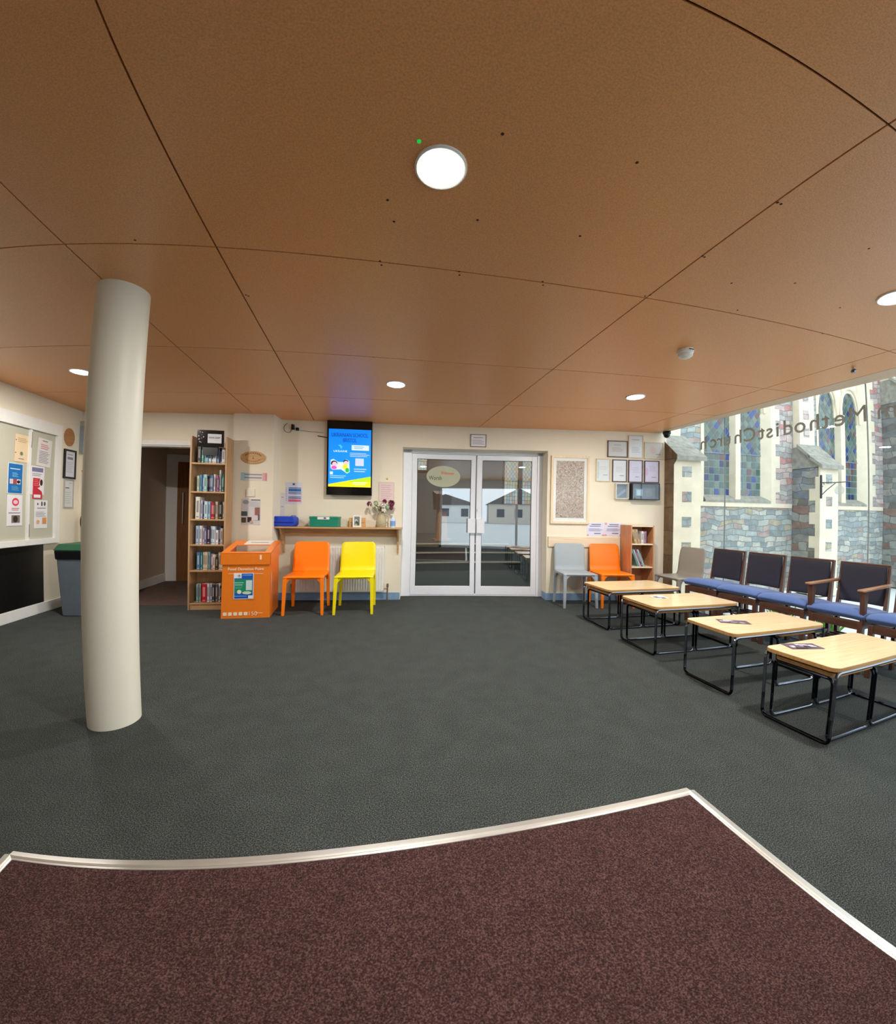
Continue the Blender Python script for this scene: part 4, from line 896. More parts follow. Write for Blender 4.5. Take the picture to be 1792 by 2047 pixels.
text_obj('lettering', 'Food Donation Point', .043, M_WT, bb, (-.0, -.003, .535), width=.37, bold=.0008)
for a, b in ((-.18, -.125), (.09, .18)): m = MB(); m.box(a, b, -.0035, 0, .493, .497); m.build('printed_line', M_WT, bb)
for k in range(5): m = MB(); m.box(-.232 + k * .054, -.232 + k * .054 + .038, -.0025, .0, .032, .068); m.build('printed_symbol', M_WT, bb)
text_obj('lettering', '150', .062, M_WT, bb, (.075, -.003, .03), width=.085)
m = MB(); m.box(.11, .18, -.003, 0, .05, .054); m.build('printed_line', M_WT, bb)
m = MB(); m.box(.145, .165, -.0155, -.012, .655, .705); m.build('white_tab', M_WT, ld_)
sx_ = lambda y, z, o: (w - .01 * y / D_ - .012 * z / .62 + o, y, z)
m = MB(); m.add([sx_(y, z, o) for o in (.0005, .0025) for y, z in ((.1, .26), (.36, .26), (.36, .5), (.1, .5))], [(0, 3, 2, 1), (4, 5, 6, 7), (0, 1, 5, 4), (1, 2, 6, 5), (2, 3, 7, 6), (3, 0, 4, 7)]); m.build('side_poster', flat(206, 200, 196), bb)

# ------------------------------------------------------------------ plastic chairs
def plastic_chair(m_):
    """shell chair; front towards -y; origin on the floor at its centre"""
    r = empty('plastic_chair', (0, 0, 0)); W2, F, B = .225, -.225, .235; SZ = .455
    def seat(u, v):
        x = (u - .5) * 2; y = F - .01 + v * (B - F - .01)
        wx = W2 * (1 - .02 * v); z = SZ + .02 * abs(x) ** 4 * 0 - .014 * (1 - x * x) * sin(pi * min(1, v * 1.05)) - .012 * max(0, .12 - v) / .12 - .012 * max(0, abs(x) - .85) / .15
        return (x * wx, y, z)
    m = MB(); m.grid(seat, 16, 14); o = m.build('seat', m_, r, smooth=True, ang=60)
    s = o.modifiers.new('solid', 'SOLIDIFY'); s.thickness = .02; s.offset = -1
    def back(u, v):
        x = (u - .5) * 2; z = SZ - .012 + v * (.815 - SZ + .012)
        e = max(0, v - .82) / .18; wx = W2 * (.985 - .035 * v) ; k = 1 - .16 * (1 - math.sqrt(max(0, 1 - e * e)))
        y = B - .035 + .02 * v + .05 * v * v + (.028 * (1 - min(1, v * 5)) ** 2 * -1) - .018 * x * x * v
        return (x * wx * k, y, z)
    m = MB(); m.grid(back, 14, 20); o = m.build('backrest', m_, r, smooth=True, ang=60)
    s = o.modifiers.new('solid', 'SOLIDIFY'); s.thickness = .012; s.offset = 0
    # arched aprons: front, two sides
    def leg(sx, yf, sy):
        m = MB(); t0, t1 = .026, .015; n = 7; x0, x1 = sx * (W2 - .02), sx * (W2 - .008); pts = []
        y_top, y_bot = yf, yf + sy * .012
        prof = [(0, 1.0), (.12, 1.0), (.4, .9), (.7, .82), (1, .72)]
        rings = []
        for t, k in prof:
            z = (SZ - .012) * (1 - t); x = x0 + (x1 - x0) * t; y = y_top + (y_bot - y_top) * t * 2; a = t0 * k
            rings.append([(x - a * .8, y - a * .7, z), (x + a * .8, y - a * .7, z), (x + a * .8, y + a * .7, z), (x - a * .8, y + a * .7, z)])
        m.loft(rings)
        # gusset arching into the apron
        cv = lambda a: SZ - .036 - .075 * (1 - a) ** 2.6
        px_ = [(x0, SZ - .016)] + [(x0 - sx * (.012 + .085 * k / 8), cv(k / 8)) for k in range(9)] + [(x0 - sx * .097, SZ - .016)]
        py_ = [(y_top, SZ - .018)] + [(y_top - sy * (.012 + .085 * k / 8), cv(k / 8)) for k in range(9)] + [(y_top - sy * .097, SZ - .018)]
        m.prism(px_, y_top - .013, y_top + .011, 'y'); m.prism(py_, x0 - .012, x0 + .013, 'x')
        m.build('leg', m_, r, bevel=.003, smooth=True, ang=35)
    for sx in (-1, 1):
        leg(sx, F + .012, -1); leg(sx, B - .045, 1)
    m = MB(); m.box(-W2 + .02, W2 - .02, F, F + .022, SZ - .042, SZ - .012); m.box(-W2 + .02, W2 - .02, B - .055, B - .035, SZ - .042, SZ - .015)
    m.box(-W2 + .006, -W2 + .03, F + .02, B - .04, SZ - .042, SZ - .016); m.box(W2 - .03, W2 - .006, F + .02, B - .04, SZ - .042, SZ - .016); m.build('apron', m_, r, bevel=.006)
    return r
def recolour(root, m_):
    for ch in root.children:
        ch.data = ch.data.copy(); ch.data.materials.clear(); ch.data.materials.append(m_)
pc = plastic_chair(M_ORANGE); pc.location = (-.705, 4.815, 0); pc.rotation_euler = (0, 0, -.06); tag(pc, 'orange plastic chair under the wall shelf beside the donation box', 'chair', 'plastic chairs by the walls')
c = copy_tree(pc, (-.135, 4.765, 0), -.08, 'yellow plastic chair under the wall shelf'); recolour(c, M_YELLOW)
c = copy_tree(pc, (2.765, 4.61, 0), -.137, 'pale blue-grey plastic chair right of the double doors'); recolour(c, M_GREYPL); c.scale = (1, .84, 1)
c = copy_tree(pc, (3.265, 4.54, 0), -.137, 'orange plastic chair beside the small bookcase under the framed pictures'); c.scale = (1, .84, 1)
gb = pt(1395, 1093, .81)
c = copy_tree(pc, (3.985, 4.12, 0), -pi / 2 - .02, 'taupe grey plastic chair in the corner by the buttress, facing the tables'); recolour(c, M_TAUPE); c.scale = (.95, .84, 1)

# ------------------------------------------------------------------ wall shelf and what stands on it
sd = .22; su0 = WALL.hit(549, 1054, sd)[0]; su1 = WALL.hit(804, 1056, sd)[0]; sz = WALL.hit(675, 1054, sd)[1]
r = empty('wall_shelf', WALL.at(0, 0, sz), AW, 'long wooden wall shelf above the radiator, with brackets', 'shelf')
m = MB(); m.box(su0, su1, -sd, 0, -.022, 0); m.build('shelf_board', M_OAKX, r, bevel=.005)
m = MB(); m.box(su0 + .03, su1 - .05, -.03, 0, -.13, -.022); m.build('batten', M_OAKX, r)
for ub in (su0 + .05, su1 - .06):
    m = MB(); m.prism([(0, -.022), (0, -.36), (-.03, -.36), (-.06, -.2), (-.18, -.022)], ub - .012, ub + .012, 'x'); m.build('bracket', M_OAKX, r)
def onshelf(px0, py0, px1, py1, d=.12):
    u0, u1, z0, z1 = WALL.box(px0, py0, px1, py1, d); return (u0 + u1) / 2, u1 - u0, z1 - sz
u, w, h = onshelf(547, 1032, 594, 1051)
r = empty('blue_bag', WALL.at(u, .12, sz), AW, 'flat royal blue zipped case lying at the left end of the wall shelf', 'case')
mb_ = mat('royal_blue_fabric', sr(20, 64, 190), .5, noise=.15, nscale=12, bump=.2)
m = MB(); m.prism([(a, b + .0) for a, b in rrect(w, h, .04, 5, 0, h / 2)], -.09, .08, 'y'); m.build('body', mb_, r, smooth=True, bevel=.012)
m = MB(); m.box(-w / 2 + .01, w / 2 - .01, -.097, -.09, h * .38, h * .44); m.build('zip', mat('navy_zip', sr(10, 30, 110), .5), r)
m = MB(); m.tube(arc_path([(w / 2 - .08, 0, h - .004), (w / 2 - .07, 0, h + .01), (w / 2 - .02, 0, h + .01), (w / 2 - .01, 0, h - .02)], .01), .006, 6); m.build('handle', flat(110, 120, 170), r)
u, w, h = onshelf(623, 1032.5, 679, 1051.5)
r = empty('green_box', WALL.at(u, .12, sz), AW, 'green box with a white label on the wall shelf under the screen', 'box')
m = MB(); m.box(-w / 2, w / 2, -.09, .08, 0, h - .01); m.build('body', mat('green_plastic', sr(24, 132, 108), .45, noise=.03), r, bevel=.004)
m = MB(); m.box(-w / 2 - .004, w / 2 + .004, -.094, .084, h - .03, h); m.build('lid', mat('green_plastic', (0, 0, 0)), r, bevel=.004)
m = MB(); m.box(-w * .22, w * .2, -.097, -.094, h - .038, h - .004); m.face([(-.0, -.0975, h - .032), (.03, -.0975, h - .032), (.03, -.0975, h - .01), (0, -.0975, h - .01)], 1); m.build('white_label', [flat(226, 230, 230), flat(90, 90, 140)], r)
u, w, h = onshelf(698.5, 1035, 731, 1051, .06)
m = MB(); m.box(-w / 2, w / 2, -.015, .015, 0, h)
m.add([(-w * .45, -.0156, h * .45), (w * .45, -.0156, h * .45), (w * .45, -.0156, h * .5), (-w * .45, -.0156, h * .5)], [(0, 1, 2, 3)], 1)
tag(m.build('wooden_block', [wood('honey_wood', sr(206, 160, 104), sr(226, 184, 128), .5, 'X'), flat(150, 100, 60)], loc=WALL.at(u, .06, sz), rz=AW), 'honey coloured wooden block behind the small white picture frame', 'block')
u, w, h = onshelf(705.5, 1030, 722.5, 1052, .13)
r = empty('framed_photo', WALL.at(u, .13, sz + .001), AW, 'small white picture frame standing on the wall shelf', 'picture frame')
m = MB(); f = .02; m.box(-w / 2, w / 2, -.008, .008, 0, f); m.box(-w / 2, w / 2, -.008, .008, h - f, h); m.box(-w / 2, -w / 2 + f, -.008, .008, f, h - f); m.box(w / 2 - f, w / 2, -.008, .008, f, h - f); m.build('frame', M_WHITEM, r, bevel=.002)
m = MB(); mats = [flat(120, 130, 118)]; m.box(-w / 2 + f, w / 2 - f, -.004, .004, f, h - f)
layers(m, w - 2 * f, h - 2 * f, [('e', .1, .1, .6, .45, (190, 200, 210)), ('e', .3, .4, .9, .8, (70, 90, 60)), ('e', .1, .6, .6, .95, (160, 170, 150)), ('r', .3, .3, .5, .6, (60, 50, 50))], .004, mats)
for i in range(len(m.v) - 16, len(m.v)): pass
m.build('picture', mats, r)
u, w, h = onshelf(751, 1026, 774, 1053, .12)
jl = WALL.at(u, .12, sz)
r = empty('stoneware_jug', jl, AW, 'mottled beige stoneware jug holding flowers on the wall shelf', 'jug')
R_ = w * .44; M_JUG = mat('mottled_stoneware', sr(176, 164, 132), .4, noise=.16, nscale=60)
m = MB(); m.lathe([(R_ * .8, 0), (R_ * .98, .02), (R_, h * .35), (R_ * .95, h * .62), (R_ * .66, h * .84), (R_ * .68, h * .97), (R_ * .74, h), (R_ * .62, h), (R_ * .58, h * .85), (R_ * .1, h * .6)], 28); m.build('body', M_JUG, r, smooth=True)
m = MB(); m.tube(arc_path([(R_ * .6, 0, h * .88), (R_ * 1.45, 0, h * .85), (R_ * 1.35, 0, h * .4), (R_ * .85, 0, h * .3)], .03), .008, 8); m.build('handle', M_JUG, r, smooth=True)
# flowers
def blob(m, c, rr, rn, mi=0, n=26, sz_=.02, flat_=1.0):
    for k in range(n):
        a = rn.uniform(0, 2 * pi); e = rn.uniform(-.5, 1) * pi / 2; d = Vector((cos(a) * cos(e), sin(a) * cos(e), sin(e) * flat_)); p = Vector(c) + d * rr
        t = d.cross(Vector((0, 0, 1)));
        if t.length < .01: t = Vector((1, 0, 0))
        t = t.normalized() * sz_ * .6; b = d.cross(t).normalized() * sz_ * .7
        m.add([p - b, p + t, p + b * 1.3 + d * sz_ * .4, p - t], [(0, 1, 2, 3)], mi)
def flower(px, py, rr, mt, label, kind):
    uu, zf_ = WALL.hit(px, py, .12); top = Vector((uu - u, -.0 + rr * .1, zf_ - sz)); rn = random.Random(int(px * 7 + py))
    r2 = empty(kind, jl, AW, label, 'flower', 'flowers in the jug')
    ry = rn.uniform(-.04, .03)
    m = MB(); m.tube([(top.x * .12, ry * .2, h * .5), (top.x * .3, ry * .5, h * 1.02), (top.x * .75, ry, (h + top.z) / 2 + .02), (top.x, ry, top.z - rr * .3)], .0025, 5); m.build('stem', M_STEM, r2)
    m = MB(); blob(m, (top.x, ry, top.z), rr, rn, 0, 46, rr * .9); m.build('bloom', mt, r2)
    for k in range(3):
        m = MB(); t = rn.uniform(.3, .9); bx_, bz_ = top.x * t, h + (top.z - h) * t; a = rn.uniform(-1, 1)
        m.add([(bx_, ry * t, bz_), (bx_ + .02 * a, ry - .012, bz_ + .012), (bx_ + .045 * a, ry - .01, bz_ + .03), (bx_ + .02 * a, ry + .01, bz_ + .02)], [(0, 1, 2, 3)]); m.build('leaf', M_STEM, r2)
M_PUR = mat('deep_purple_petals', sr(110, 26, 66), .6, noise=.3, nscale=60); M_WP = mat('white_petals', sr(224, 220, 210), .6, noise=.08, nscale=60); M_PK = mat('pink_petals', sr(214, 160, 160), .6, noise=.1); M_PG = mat('pale_green_buds', sr(170, 184, 150), .6, noise=.2, nscale=60)
flower(739, 1007, .026, M_PUR, 'deep crimson bloom leaning out left of the jug', 'purple_flower')
flower(769, 1002, .024, M_PUR, 'deep purple bloom at the top of the bunch in the jug', 'purple_flower')
flower(783, 1006, .034, M_PUR, 'largest deep purple bloom, top right of the bunch in the jug', 'purple_flower')
flower(783, 1016, .02, M_PUR, 'small drooping purple bloom at the right of the bunch', 'purple_flower')
flower(752, 1006, .026, M_PG, 'pale green bud spray at the upper left of the bunch', 'green_bud')
flower(767, 1010, .03, M_WP, 'white bloom high in the middle of the bunch', 'white_flower')
flower(761, 1016, .03, M_PK, 'pinkish bloom in the centre of the bunch in the jug', 'pink_flower')
flower(768, 1020, .028, M_WP, 'white bloom low at the rim of the jug', 'white_flower')
flower(754, 1015, .024, M_PG, 'pale green bud spray low at the left rim of the jug', 'green_bud')
flower(775, 1013, .026, M_PG, 'pale green bud spray at the right of the bunch', 'green_bud')
u, w, h = onshelf(780.5, 1028, 791, 1052.5, .12)
r = empty('pump_bottle', WALL.at(u, .12, sz), AW, 'clear pump bottle with a blue label at the right end of the wall shelf', 'bottle')
R_ = w / 2
m = MB(); m.lathe([(R_ * .95, 0), (R_, .01), (R_, h * .6), (R_ * .75, h * .68), (R_ * .32, h * .74)], 20); m.build('bottle', mat('pale_blue_plastic', sr(196, 214, 232), .2), r, smooth=True)
m = MB(); m.lathe([(R_ * 1.02, h * .12), (R_ * 1.02, h * .5)], 20); m.build('bottle_label', flat(120, 160, 214), r, smooth=True)
m = MB(); m.lathe([(R_ * .38, h * .73), (R_ * .38, h * .83), (R_ * .14, h * .84), (R_ * .14, h * .94)], 12); m.box(-R_ * .9, R_ * .3, -.006, .006, h * .94, h * 1.0); m.build('pump', M_WHITEM, r)

# radiator
ru0, ru1, rz0, rz1 = WALL.box(588, 1092, 768, 1183, .1)
r = empty('radiator', WALL.at(0, 0, 0), AW, 'white ribbed panel radiator on the back wall below the shelf', 'radiator')
m = MB(); n = 34; pw = (ru1 - ru0 - .02) / n
for k in range(n):
    a = ru0 + .01 + k * pw
    m.prism([(a, -.085), (a + pw * .25, -.085), (a + pw * .35, -.098), (a + pw * .75, -.098), (a + pw * .85, -.085), (a + pw, -.085), (a + pw, -.075), (a, -.075)], rz0 + .02, rz1 - .02)
m.box(ru0, ru1, -.09, -.06, rz0, rz0 + .022); m.box(ru0, ru1, -.09, -.06, rz1 - .022, rz1); m.box(ru0, ru0 + .01, -.09, -.03, rz0, rz1); m.box(ru1 - .01, ru1, -.09, -.03, rz0, rz1)
m.build('panel', M_WHITEM, r)
m = MB(); m.box(ru0 + .01, ru1 - .01, -.09, -.03, rz1 - .003, rz1 + .001); m.build('top_grille', M_WHITEM, r)
for k in (ru0 + .15, ru1 - .15): m = MB(); m.box(k - .02, k + .02, -.06, 0, rz0 + .1, rz1 - .1); m.build('wall_bracket', M_WHITEM, r)
for ux_, lab in ((ru0 - .04, 'left'), (ru1 + .05, 'right')):
    m = MB(); m.tube([(ux_, -.06, 0), (ux_, -.06, rz0 + .06)], .009, 8); m.tube([(ux_, -.06, rz0 + .03), (ru0 if lab == 'left' else ru1, -.06, rz0 + .03)], .008, 8); m.lathe([(.014, 0), (.016, .02), (.014, .05)], 12, c=(ux_, -.06, rz0 + .05)); m.build('valve_pipe', mat('brass_pipe', sr(150, 128, 110), .35, metal=.7), r, smooth=True)

# ------------------------------------------------------------------ screen
TD = .09
tu0, tu1, tz0, tz1 = WALL.box(653.5, 840, 744, 990, TD); tz1 = min(tz1, HC - .004)
r = empty('wall_screen', WALL.at((tu0 + tu1) / 2, 0, tz0), AW, 'portrait wall screen showing a blue and yellow school notice', 'screen')
w, h = tu1 - tu0, tz1 - tz0
m = MB(); m.box(-w / 2, w / 2, -TD, -.04, 0, h); m.build('casing', mat('black_gloss_bezel', sr(8, 8, 10), .15), r, bevel=.003)
m = MB(); m.box(-.15, .15, -.04, 0, h * .3, h * .7); m.build('wall_mount', M_BLACK, r)
q0 = WALL.hit(658, 857, TD); q1 = WALL.hit(740.5, 975, TD); q2 = WALL.hit(743.5, 860, TD); q3 = WALL.hit(656, 972, TD)
cw = ((q2[0] - q0[0]) + (q1[0] - q3[0])) / 2; czb = (q1[1] + q3[1]) / 2 - tz0; czt = (q0[1] + q2[1]) / 2 - tz0; ch_ = czt - czb; cx_ = (q0[0] + q2[0] + q1[0] + q3[0]) / 4 - (tu0 + tu1) / 2
E_ = .68
m = MB(); mats = [flat(0, 138, 255, emit=E_)]; m.box(-cw / 2, cw / 2, -.001, 0, 0, ch_)
layers(m, cw, ch_, [('p', 0, 0, 1, 1, (236, 214, 0), [(0, 1), (0, .96), (1, .81), (1, 1)]), ('p', 0, 0, 1, 1, (172, 214, 0), [(1, .81), (.62, .866), (.45, .925), (1, .9)]),
    ('r', .54, .27, .95, .36, (206, 226, 244)), ('l', .6, .285, .86, .345, (120, 170, 190), 2), ('l', .5, .40, .96, .48, (170, 196, 240), 3), ('r', .63, .5, .83, .63, (186, 200, 240)),
    ('l', .6, .67, .93, .75, (160, 190, 240), 2), ('r', .04, .74, .11, .79, (200, 220, 240)), ('l', .04, .8, .46, .86, (150, 200, 244), 2), ('l', .58, .91, .95, .97, (222, 232, 210), 2),
    ('p', 0, 0, 1, 1, (190, 214, 240), [(.05, .54), (.12, .52), (.22, .57), (.34, .57), (.42, .52), (.49, .55), (.5, .74), (.44, .77), (.3, .7), (.1, .71), (.05, .68)]),
    ('e', .06, .55, .21, .64, (40, 20, 40)), ('e', .09, .57, .2, .655, (246, 190, 200)), ('e', .07, .64, .2, .7, (214, 80, 200)), ('e', .35, .53, .47, .6, (30, 24, 60)), ('e', .36, .55, .47, .63, (246, 196, 190)), ('e', .33, .61, .46, .7, (230, 214, 40)), ('e', .4, .67, .49, .75, (30, 180, 60)), ('e', .22, .6, .33, .66, (250, 220, 200)), ('r', .2, .65, .34, .69, (236, 226, 230)),
    ('p', 0, 0, 1, 1, (60, 190, 240), [(.22, .28), (.28, .27), (.33, .31), (.3, .35), (.27, .31)])], .001, mats, emit=E_)
disp = m.build('display', mats, r, loc=(cx_, -TD - .0005, czb))
MT = flat(16, 66, 160, emit=.3)
text_obj('lettering', 'UKRAINIAN SCHOOL', .075, MT, disp, (0, -.0125, ch_ * .865), width=cw * .86)
text_obj('lettering', 'BRISTOL', .075, MT, disp, (0, -.0125, ch_ * .775), width=cw * .32)
text_obj('lettering', 'UKRAINE', .035, flat(210, 232, 250, emit=.9), disp, (-cw * .22, -.0125, ch_ * .60), width=cw * .32)
# sockets and cable beside the screen
u, z = WALL.hit(590, 857); r = empty('wall_plug', WALL.at(u, 0, z), AW, 'black plug adaptors in a white socket left of the screen', 'plug')
m = MB(); m.box(-.05, .07, -.01, 0, -.045, .05); m.build('socket_plate', M_WHITEM, r, bevel=.003)
m = MB(); m.box(-.035, .0, -.05, -.01, -.02, .05); m.build('adaptor', M_BLACK, r, bevel=.004); m = MB(); m.box(.02, .06, -.04, -.01, -.03, .01); m.build('adaptor', M_BLACK, r, bevel=.004)
m = MB(); m.tube(arc_path([(-.03, -.03, -.02), (-.05, -.03, -.06), (-.13, -.01, -.05), (-.15, -.01, .02), (-.1, -.01, .07)], .04), .003, 6); m.tube([(.06, -.02, -.02), (.2, -.008, -.035), (.38, -.008, -.04)], .002, 5); m.build('cable', M_BLACK, r)
ua, za_ = WALL.hit(635, 871, .02); ub_, zb2 = WALL.hit(655, 875, .02)
m = MB(); m.tube([(0, 0, 0), (ub_ - ua + .02, 0, zb2 - za_)], .006, 6); tag(m.build('screen_cable', M_BLACK, loc=WALL.at(ua, .01, za_), rz=AW), 'short black cable running behind the left edge of the screen', 'cable')

# wall notices on the pier and back wall
u0, u1, z0, z1 = PIER.box(483.5, 902, 531.5, 927.5)
r = empty('oval_plaque', PIER.at((u0 + u1) / 2, .001, (z0 + z1) / 2), PIER.a, 'pale oval wooden plaque with carved lettering above the rainbow strip', 'plaque')
a_, b_2 = (u1 - u0) / 2, (z1 - z0) / 2
m = MB(); m.prism([(a_ * cos(q * pi / 24), b_2 * sin(q * pi / 24)) for q in range(48)], -.014, 0, 'y'); m.build('wooden_board', wood('pale_plaque_wood', sr(190, 146, 92), sr(212, 168, 112), .5, 'X'), r, bevel=.003)
m = MB()
for k in range(9):
    t = RAD(150 - k * 15); x, z = a_ * .72 * cos(t), b_2 * .68 * sin(t); m.box(x - .008, x + .006, -.0150, -.0138, z - .008, z + .008)
    t = RAD(215 + k * 14); x, z = a_ * .66 * cos(t), b_2 * .62 * sin(t); m.box(x - .007, x + .006, -.0150, -.0138, z - .005, z + .005)
m.build('carved_lettering', flat(132, 90, 50), r); m = MB(); m.prism([(-.012, -.02), (.018, -.018), (.0, -.008), (.004, .025)], -.0150, -.0138, 'y')
m.build('carved_emblem', flat(132, 90, 50), r)
poster(PIER, (482, 945, 534, 960.5), 'rainbow_strip', 'long strip notice fading from pale blue to pink on the pier', 'notice', (224, 214, 208), [('r', 0, 0, .16, 1, (160, 204, 214)), ('r', .16, 0, .3, 1, (190, 212, 216)), ('r', .84, 0, .93, 1, (226, 170, 176)), ('r', .93, 0, 1, 1, (220, 140, 152)), ('l', .14, .12, .86, .42, (140, 140, 150), 1), ('l', .14, .52, .84, .84, (140, 140, 150), 1)])
poster(PIER, (493.5, 977, 509.7, 992.5), 'blank_plate', 'white square blanking plate below the rainbow strip', 'plate', (232, 228, 214), [('r', .05, .05, .95, .95, (226, 222, 208))], thick=.012)
poster(PIER, (483, 997.7, 520.4, 1049), 'photo_poster', 'grey poster with small photos on the pier above the donation box', 'poster', (206, 204, 206), [('e', .05, .04, .4, .2, (150, 158, 164)), ('r', .5, .02, 1, .05, (60, 60, 60)), ('l', .4, .1, .95, .3, (184, 182, 188), 4), ('r', .0, .48, .32, .66, (66, 84, 92)), ('r', .72, .32, .98, .62, (150, 96, 92)), ('r', .02, .72, .26, .92, (84, 70, 62)), ('r', .34, .7, .55, .9, (50, 34, 34)), ('r', .56, .68, .9, .82, (214, 206, 206)), ('e', .45, .84, .65, .96, (190, 160, 150)), ('r', .9, .6, .98, .82, (90, 80, 90))])
poster(WALL, (570.5, 964, 604, 1007.5), 'bar_notice', 'white notice with blue bars and a red bar between pier and screen', 'notice', (214, 214, 230), [('e', .42, .04, .58, .14, (90, 96, 140)), ('r', .2, .24, .95, .28, (70, 110, 170)), ('r', .2, .3, .95, .42, (50, 108, 176)), ('r', .2, .45, .95, .49, (80, 120, 180)), ('r', .2, .51, .95, .55, (110, 140, 200)), ('r', .2, .64, .95, .67, (110, 120, 170)), ('r', .2, .7, .95, .75, (100, 110, 160)), ('r', .2, .79, .95, .89, (214, 96, 130)), ('l', .06, .24, .12, .88, (150, 150, 170), 8)])
uS = WALL.uof(-1.19)
poster(WALL, (561, 985, 569, 1032), 'narrow_notice', 'narrow pale notice in the corner between the pier and the back wall', 'notice', (218, 212, 218), [('l', .2, .15, .8, .25, (170, 170, 180), 1), ('l', .2, .55, .8, .65, (170, 170, 180), 1)])
poster(WALL, (758, 964, 788.5, 1003), 'pink_notice', 'pale pink ruled notice behind the flowers right of the screen', 'notice', (222, 206, 198), [('r', .06, .05, .94, .95, (226, 202, 200)), ('l', .12, .1, .88, .9, (206, 180, 184), 7)], frame=(flat(206, 196, 176), .006, .008))
u, z = WALL.hit(774.6, 957); m = MB(); m.lathe([(.012, 0), (.012, .01), (.004, .014)], 14)
o = m.build('brass_hook', mat('brass', sr(214, 180, 100), .3, metal=.8), loc=WALL.at(u, 0, z), smooth=True); o.rotation_euler = (pi / 2, 0, AW); tag(o, 'small round brass hook above the pale pink notice', 'hook')
# large framed drawing
M_DRAW = bpy.data.materials.new('scribbled_drawing'); M_DRAW.use_nodes = True; t = M_DRAW.node_tree; b = t.nodes['Principled BSDF']; b.inputs['Roughness'].default_value = .5; b.inputs['Coat Weight'].default_value = .8; b.inputs['Coat Roughness'].default_value = .02
c = t.nodes.new('ShaderNodeTexCoord'); n1 = t.nodes.new('ShaderNodeTexNoise'); n1.inputs['Scale'].default_value = 16; n1.inputs['Detail'].default_value = 8; n1.inputs['Distortion'].default_value = 3.5; n1.inputs['Roughness'].default_value = .75
r1_ = t.nodes.new('ShaderNodeValToRGB'); e = r1_.color_ramp.elements; e[0].position = .36; e[0].color = sr(96, 84, 78) + (1,); e[1].position = .6; e[1].color = sr(206, 194, 180) + (1,)
t.links.new(c.outputs['Object'], n1.inputs['Vector']); t.links.new(n1.outputs['Fac'], r1_.inputs['Fac']); t.links.new(r1_.outputs['Color'], b.inputs['Base Color'])
r = poster(WALL, (1101, 911.5, 1177, 1047), 'framed_drawing', 'large pine framed scribbled drawing right of the double doors', 'picture', (226, 228, 226), [], frame=(M_PALEW, .032, .03), coat=.6)
u0, u1, z0, z1 = WALL.box(1101, 911.5, 1177, 1047); w, h = u1 - u0, z1 - z0
m = MB(); m.box(-w / 2 + .075, w / 2 - .075, -.0205, -.018, .085, h - .075); m.build('drawing', M_DRAW, r)
# certificates
M_FD = flat(84, 60, 70); M_FC = flat(214, 198, 164)
CERT = [((1214.4, 881.5, 1254.4, 914.4), M_FD, 'dark framed landscape certificate, topmost left of the cluster', (200, 204, 204), [('l', .3, .2, .7, .26, (140, 130, 130), 1), ('l', .2, .4, .8, .7, (180, 176, 176), 3)]),
        ((1256, 871, 1285.7, 916), M_FC, 'cream framed tall certificate, highest of the cluster', (214, 220, 226), [('l', .2, .15, .8, .2, T, 1), ('l', .2, .5, .8, .8, (180, 186, 196), 4)]),
        ((1287.8, 884.6, 1326, 918), M_FC, 'cream framed landscape certificate at the top right by the buttress', (190, 186, 176), [('e', .3, .2, .6, .7, (196, 170, 162)), ('l', .6, .7, .9, .8, (150, 120, 120), 1)]),
        ((1191.4, 917.4, 1219.9, 962.6), M_FC, 'cream framed certificate at the left end of the middle row', (214, 220, 222), [('r', .05, .1, .16, .9, (180, 206, 214)), ('l', .5, .7, .85, .76, (130, 140, 170), 1), ('l', .2, .3, .8, .5, (200, 204, 210), 3)]),
        ((1224, 919, 1252.9, 963.6), M_FD, 'dark framed certificate second in the middle row', (214, 220, 226), [('l', .5, .7, .85, .78, (130, 130, 160), 1), ('l', .2, .3, .8, .6, (200, 206, 212), 4)]),
        ((1256, 919.9, 1284.3, 964.6), M_FD, 'dark framed certificate third in the middle row', (206, 206, 226), [('l', .5, .74, .8, .8, (120, 120, 160), 1), ('r', .1, .1, .2, .5, (214, 190, 206)), ('l', .25, .3, .85, .6, (190, 190, 214), 4)]),
        ((1287.8, 921.5, 1317.3, 965.2), M_FD, 'dark framed certificate at the right end of the middle row', (204, 198, 222), [('e', -.0, .3, .25, .7, (206, 170, 200)), ('l', .5, .74, .85, .8, (130, 120, 150), 1), ('l', .3, .2, .8, .5, (186, 180, 210), 4)])]
for px, fm, lab, bg, it in CERT: poster(WALL, px, 'framed_certificate', lab, 'certificate', bg, it, frame=(fm, .011, .016), coat=.8, group='framed certificates on the back wall')
def boxframe(px, fm, lab, dp, inner, items):
    u0, u1, z0, z1 = WALL.box(*px, d=dp * .8); w, h = u1 - u0, z1 - z0
    r = empty('display_case', WALL.at((u0 + u1) / 2, 0, z0), AW, lab, 'display case'); f = .012
    m = MB(); m.box(-w / 2, w / 2, -dp, 0, 0, f); m.box(-w / 2, w / 2, -dp, 0, h - f, h); m.box(-w / 2, -w / 2 + f, -dp, 0, f, h - f); m.box(w / 2 - f, w / 2, -dp, 0, f, h - f); m.box(-w / 2 + f, w / 2 - f, -.005, 0, f, h - f); m.build('case_body', fm, r)
    m = MB(); mats = [inner]; m.box(-w / 2 + f, w / 2 - f, -.012, -.005, f, h - f); m2 = MB(); layers(m2, w * .8, h * .8, items, .012, mats); m.v, o_ = m.v + [(a, b, c + h * .1) for a, b, c in m2.v], len(m.v); m.f += [tuple(i + o_ for i in q) for q in m2.f]; m.m += m2.m; m.build('contents', mats, r)
    m = MB(); m.box(-w / 2 + f, w / 2 - f, -dp + .002, -dp + .005, f, h - f); m.build('glass', M_CGLASS, r)
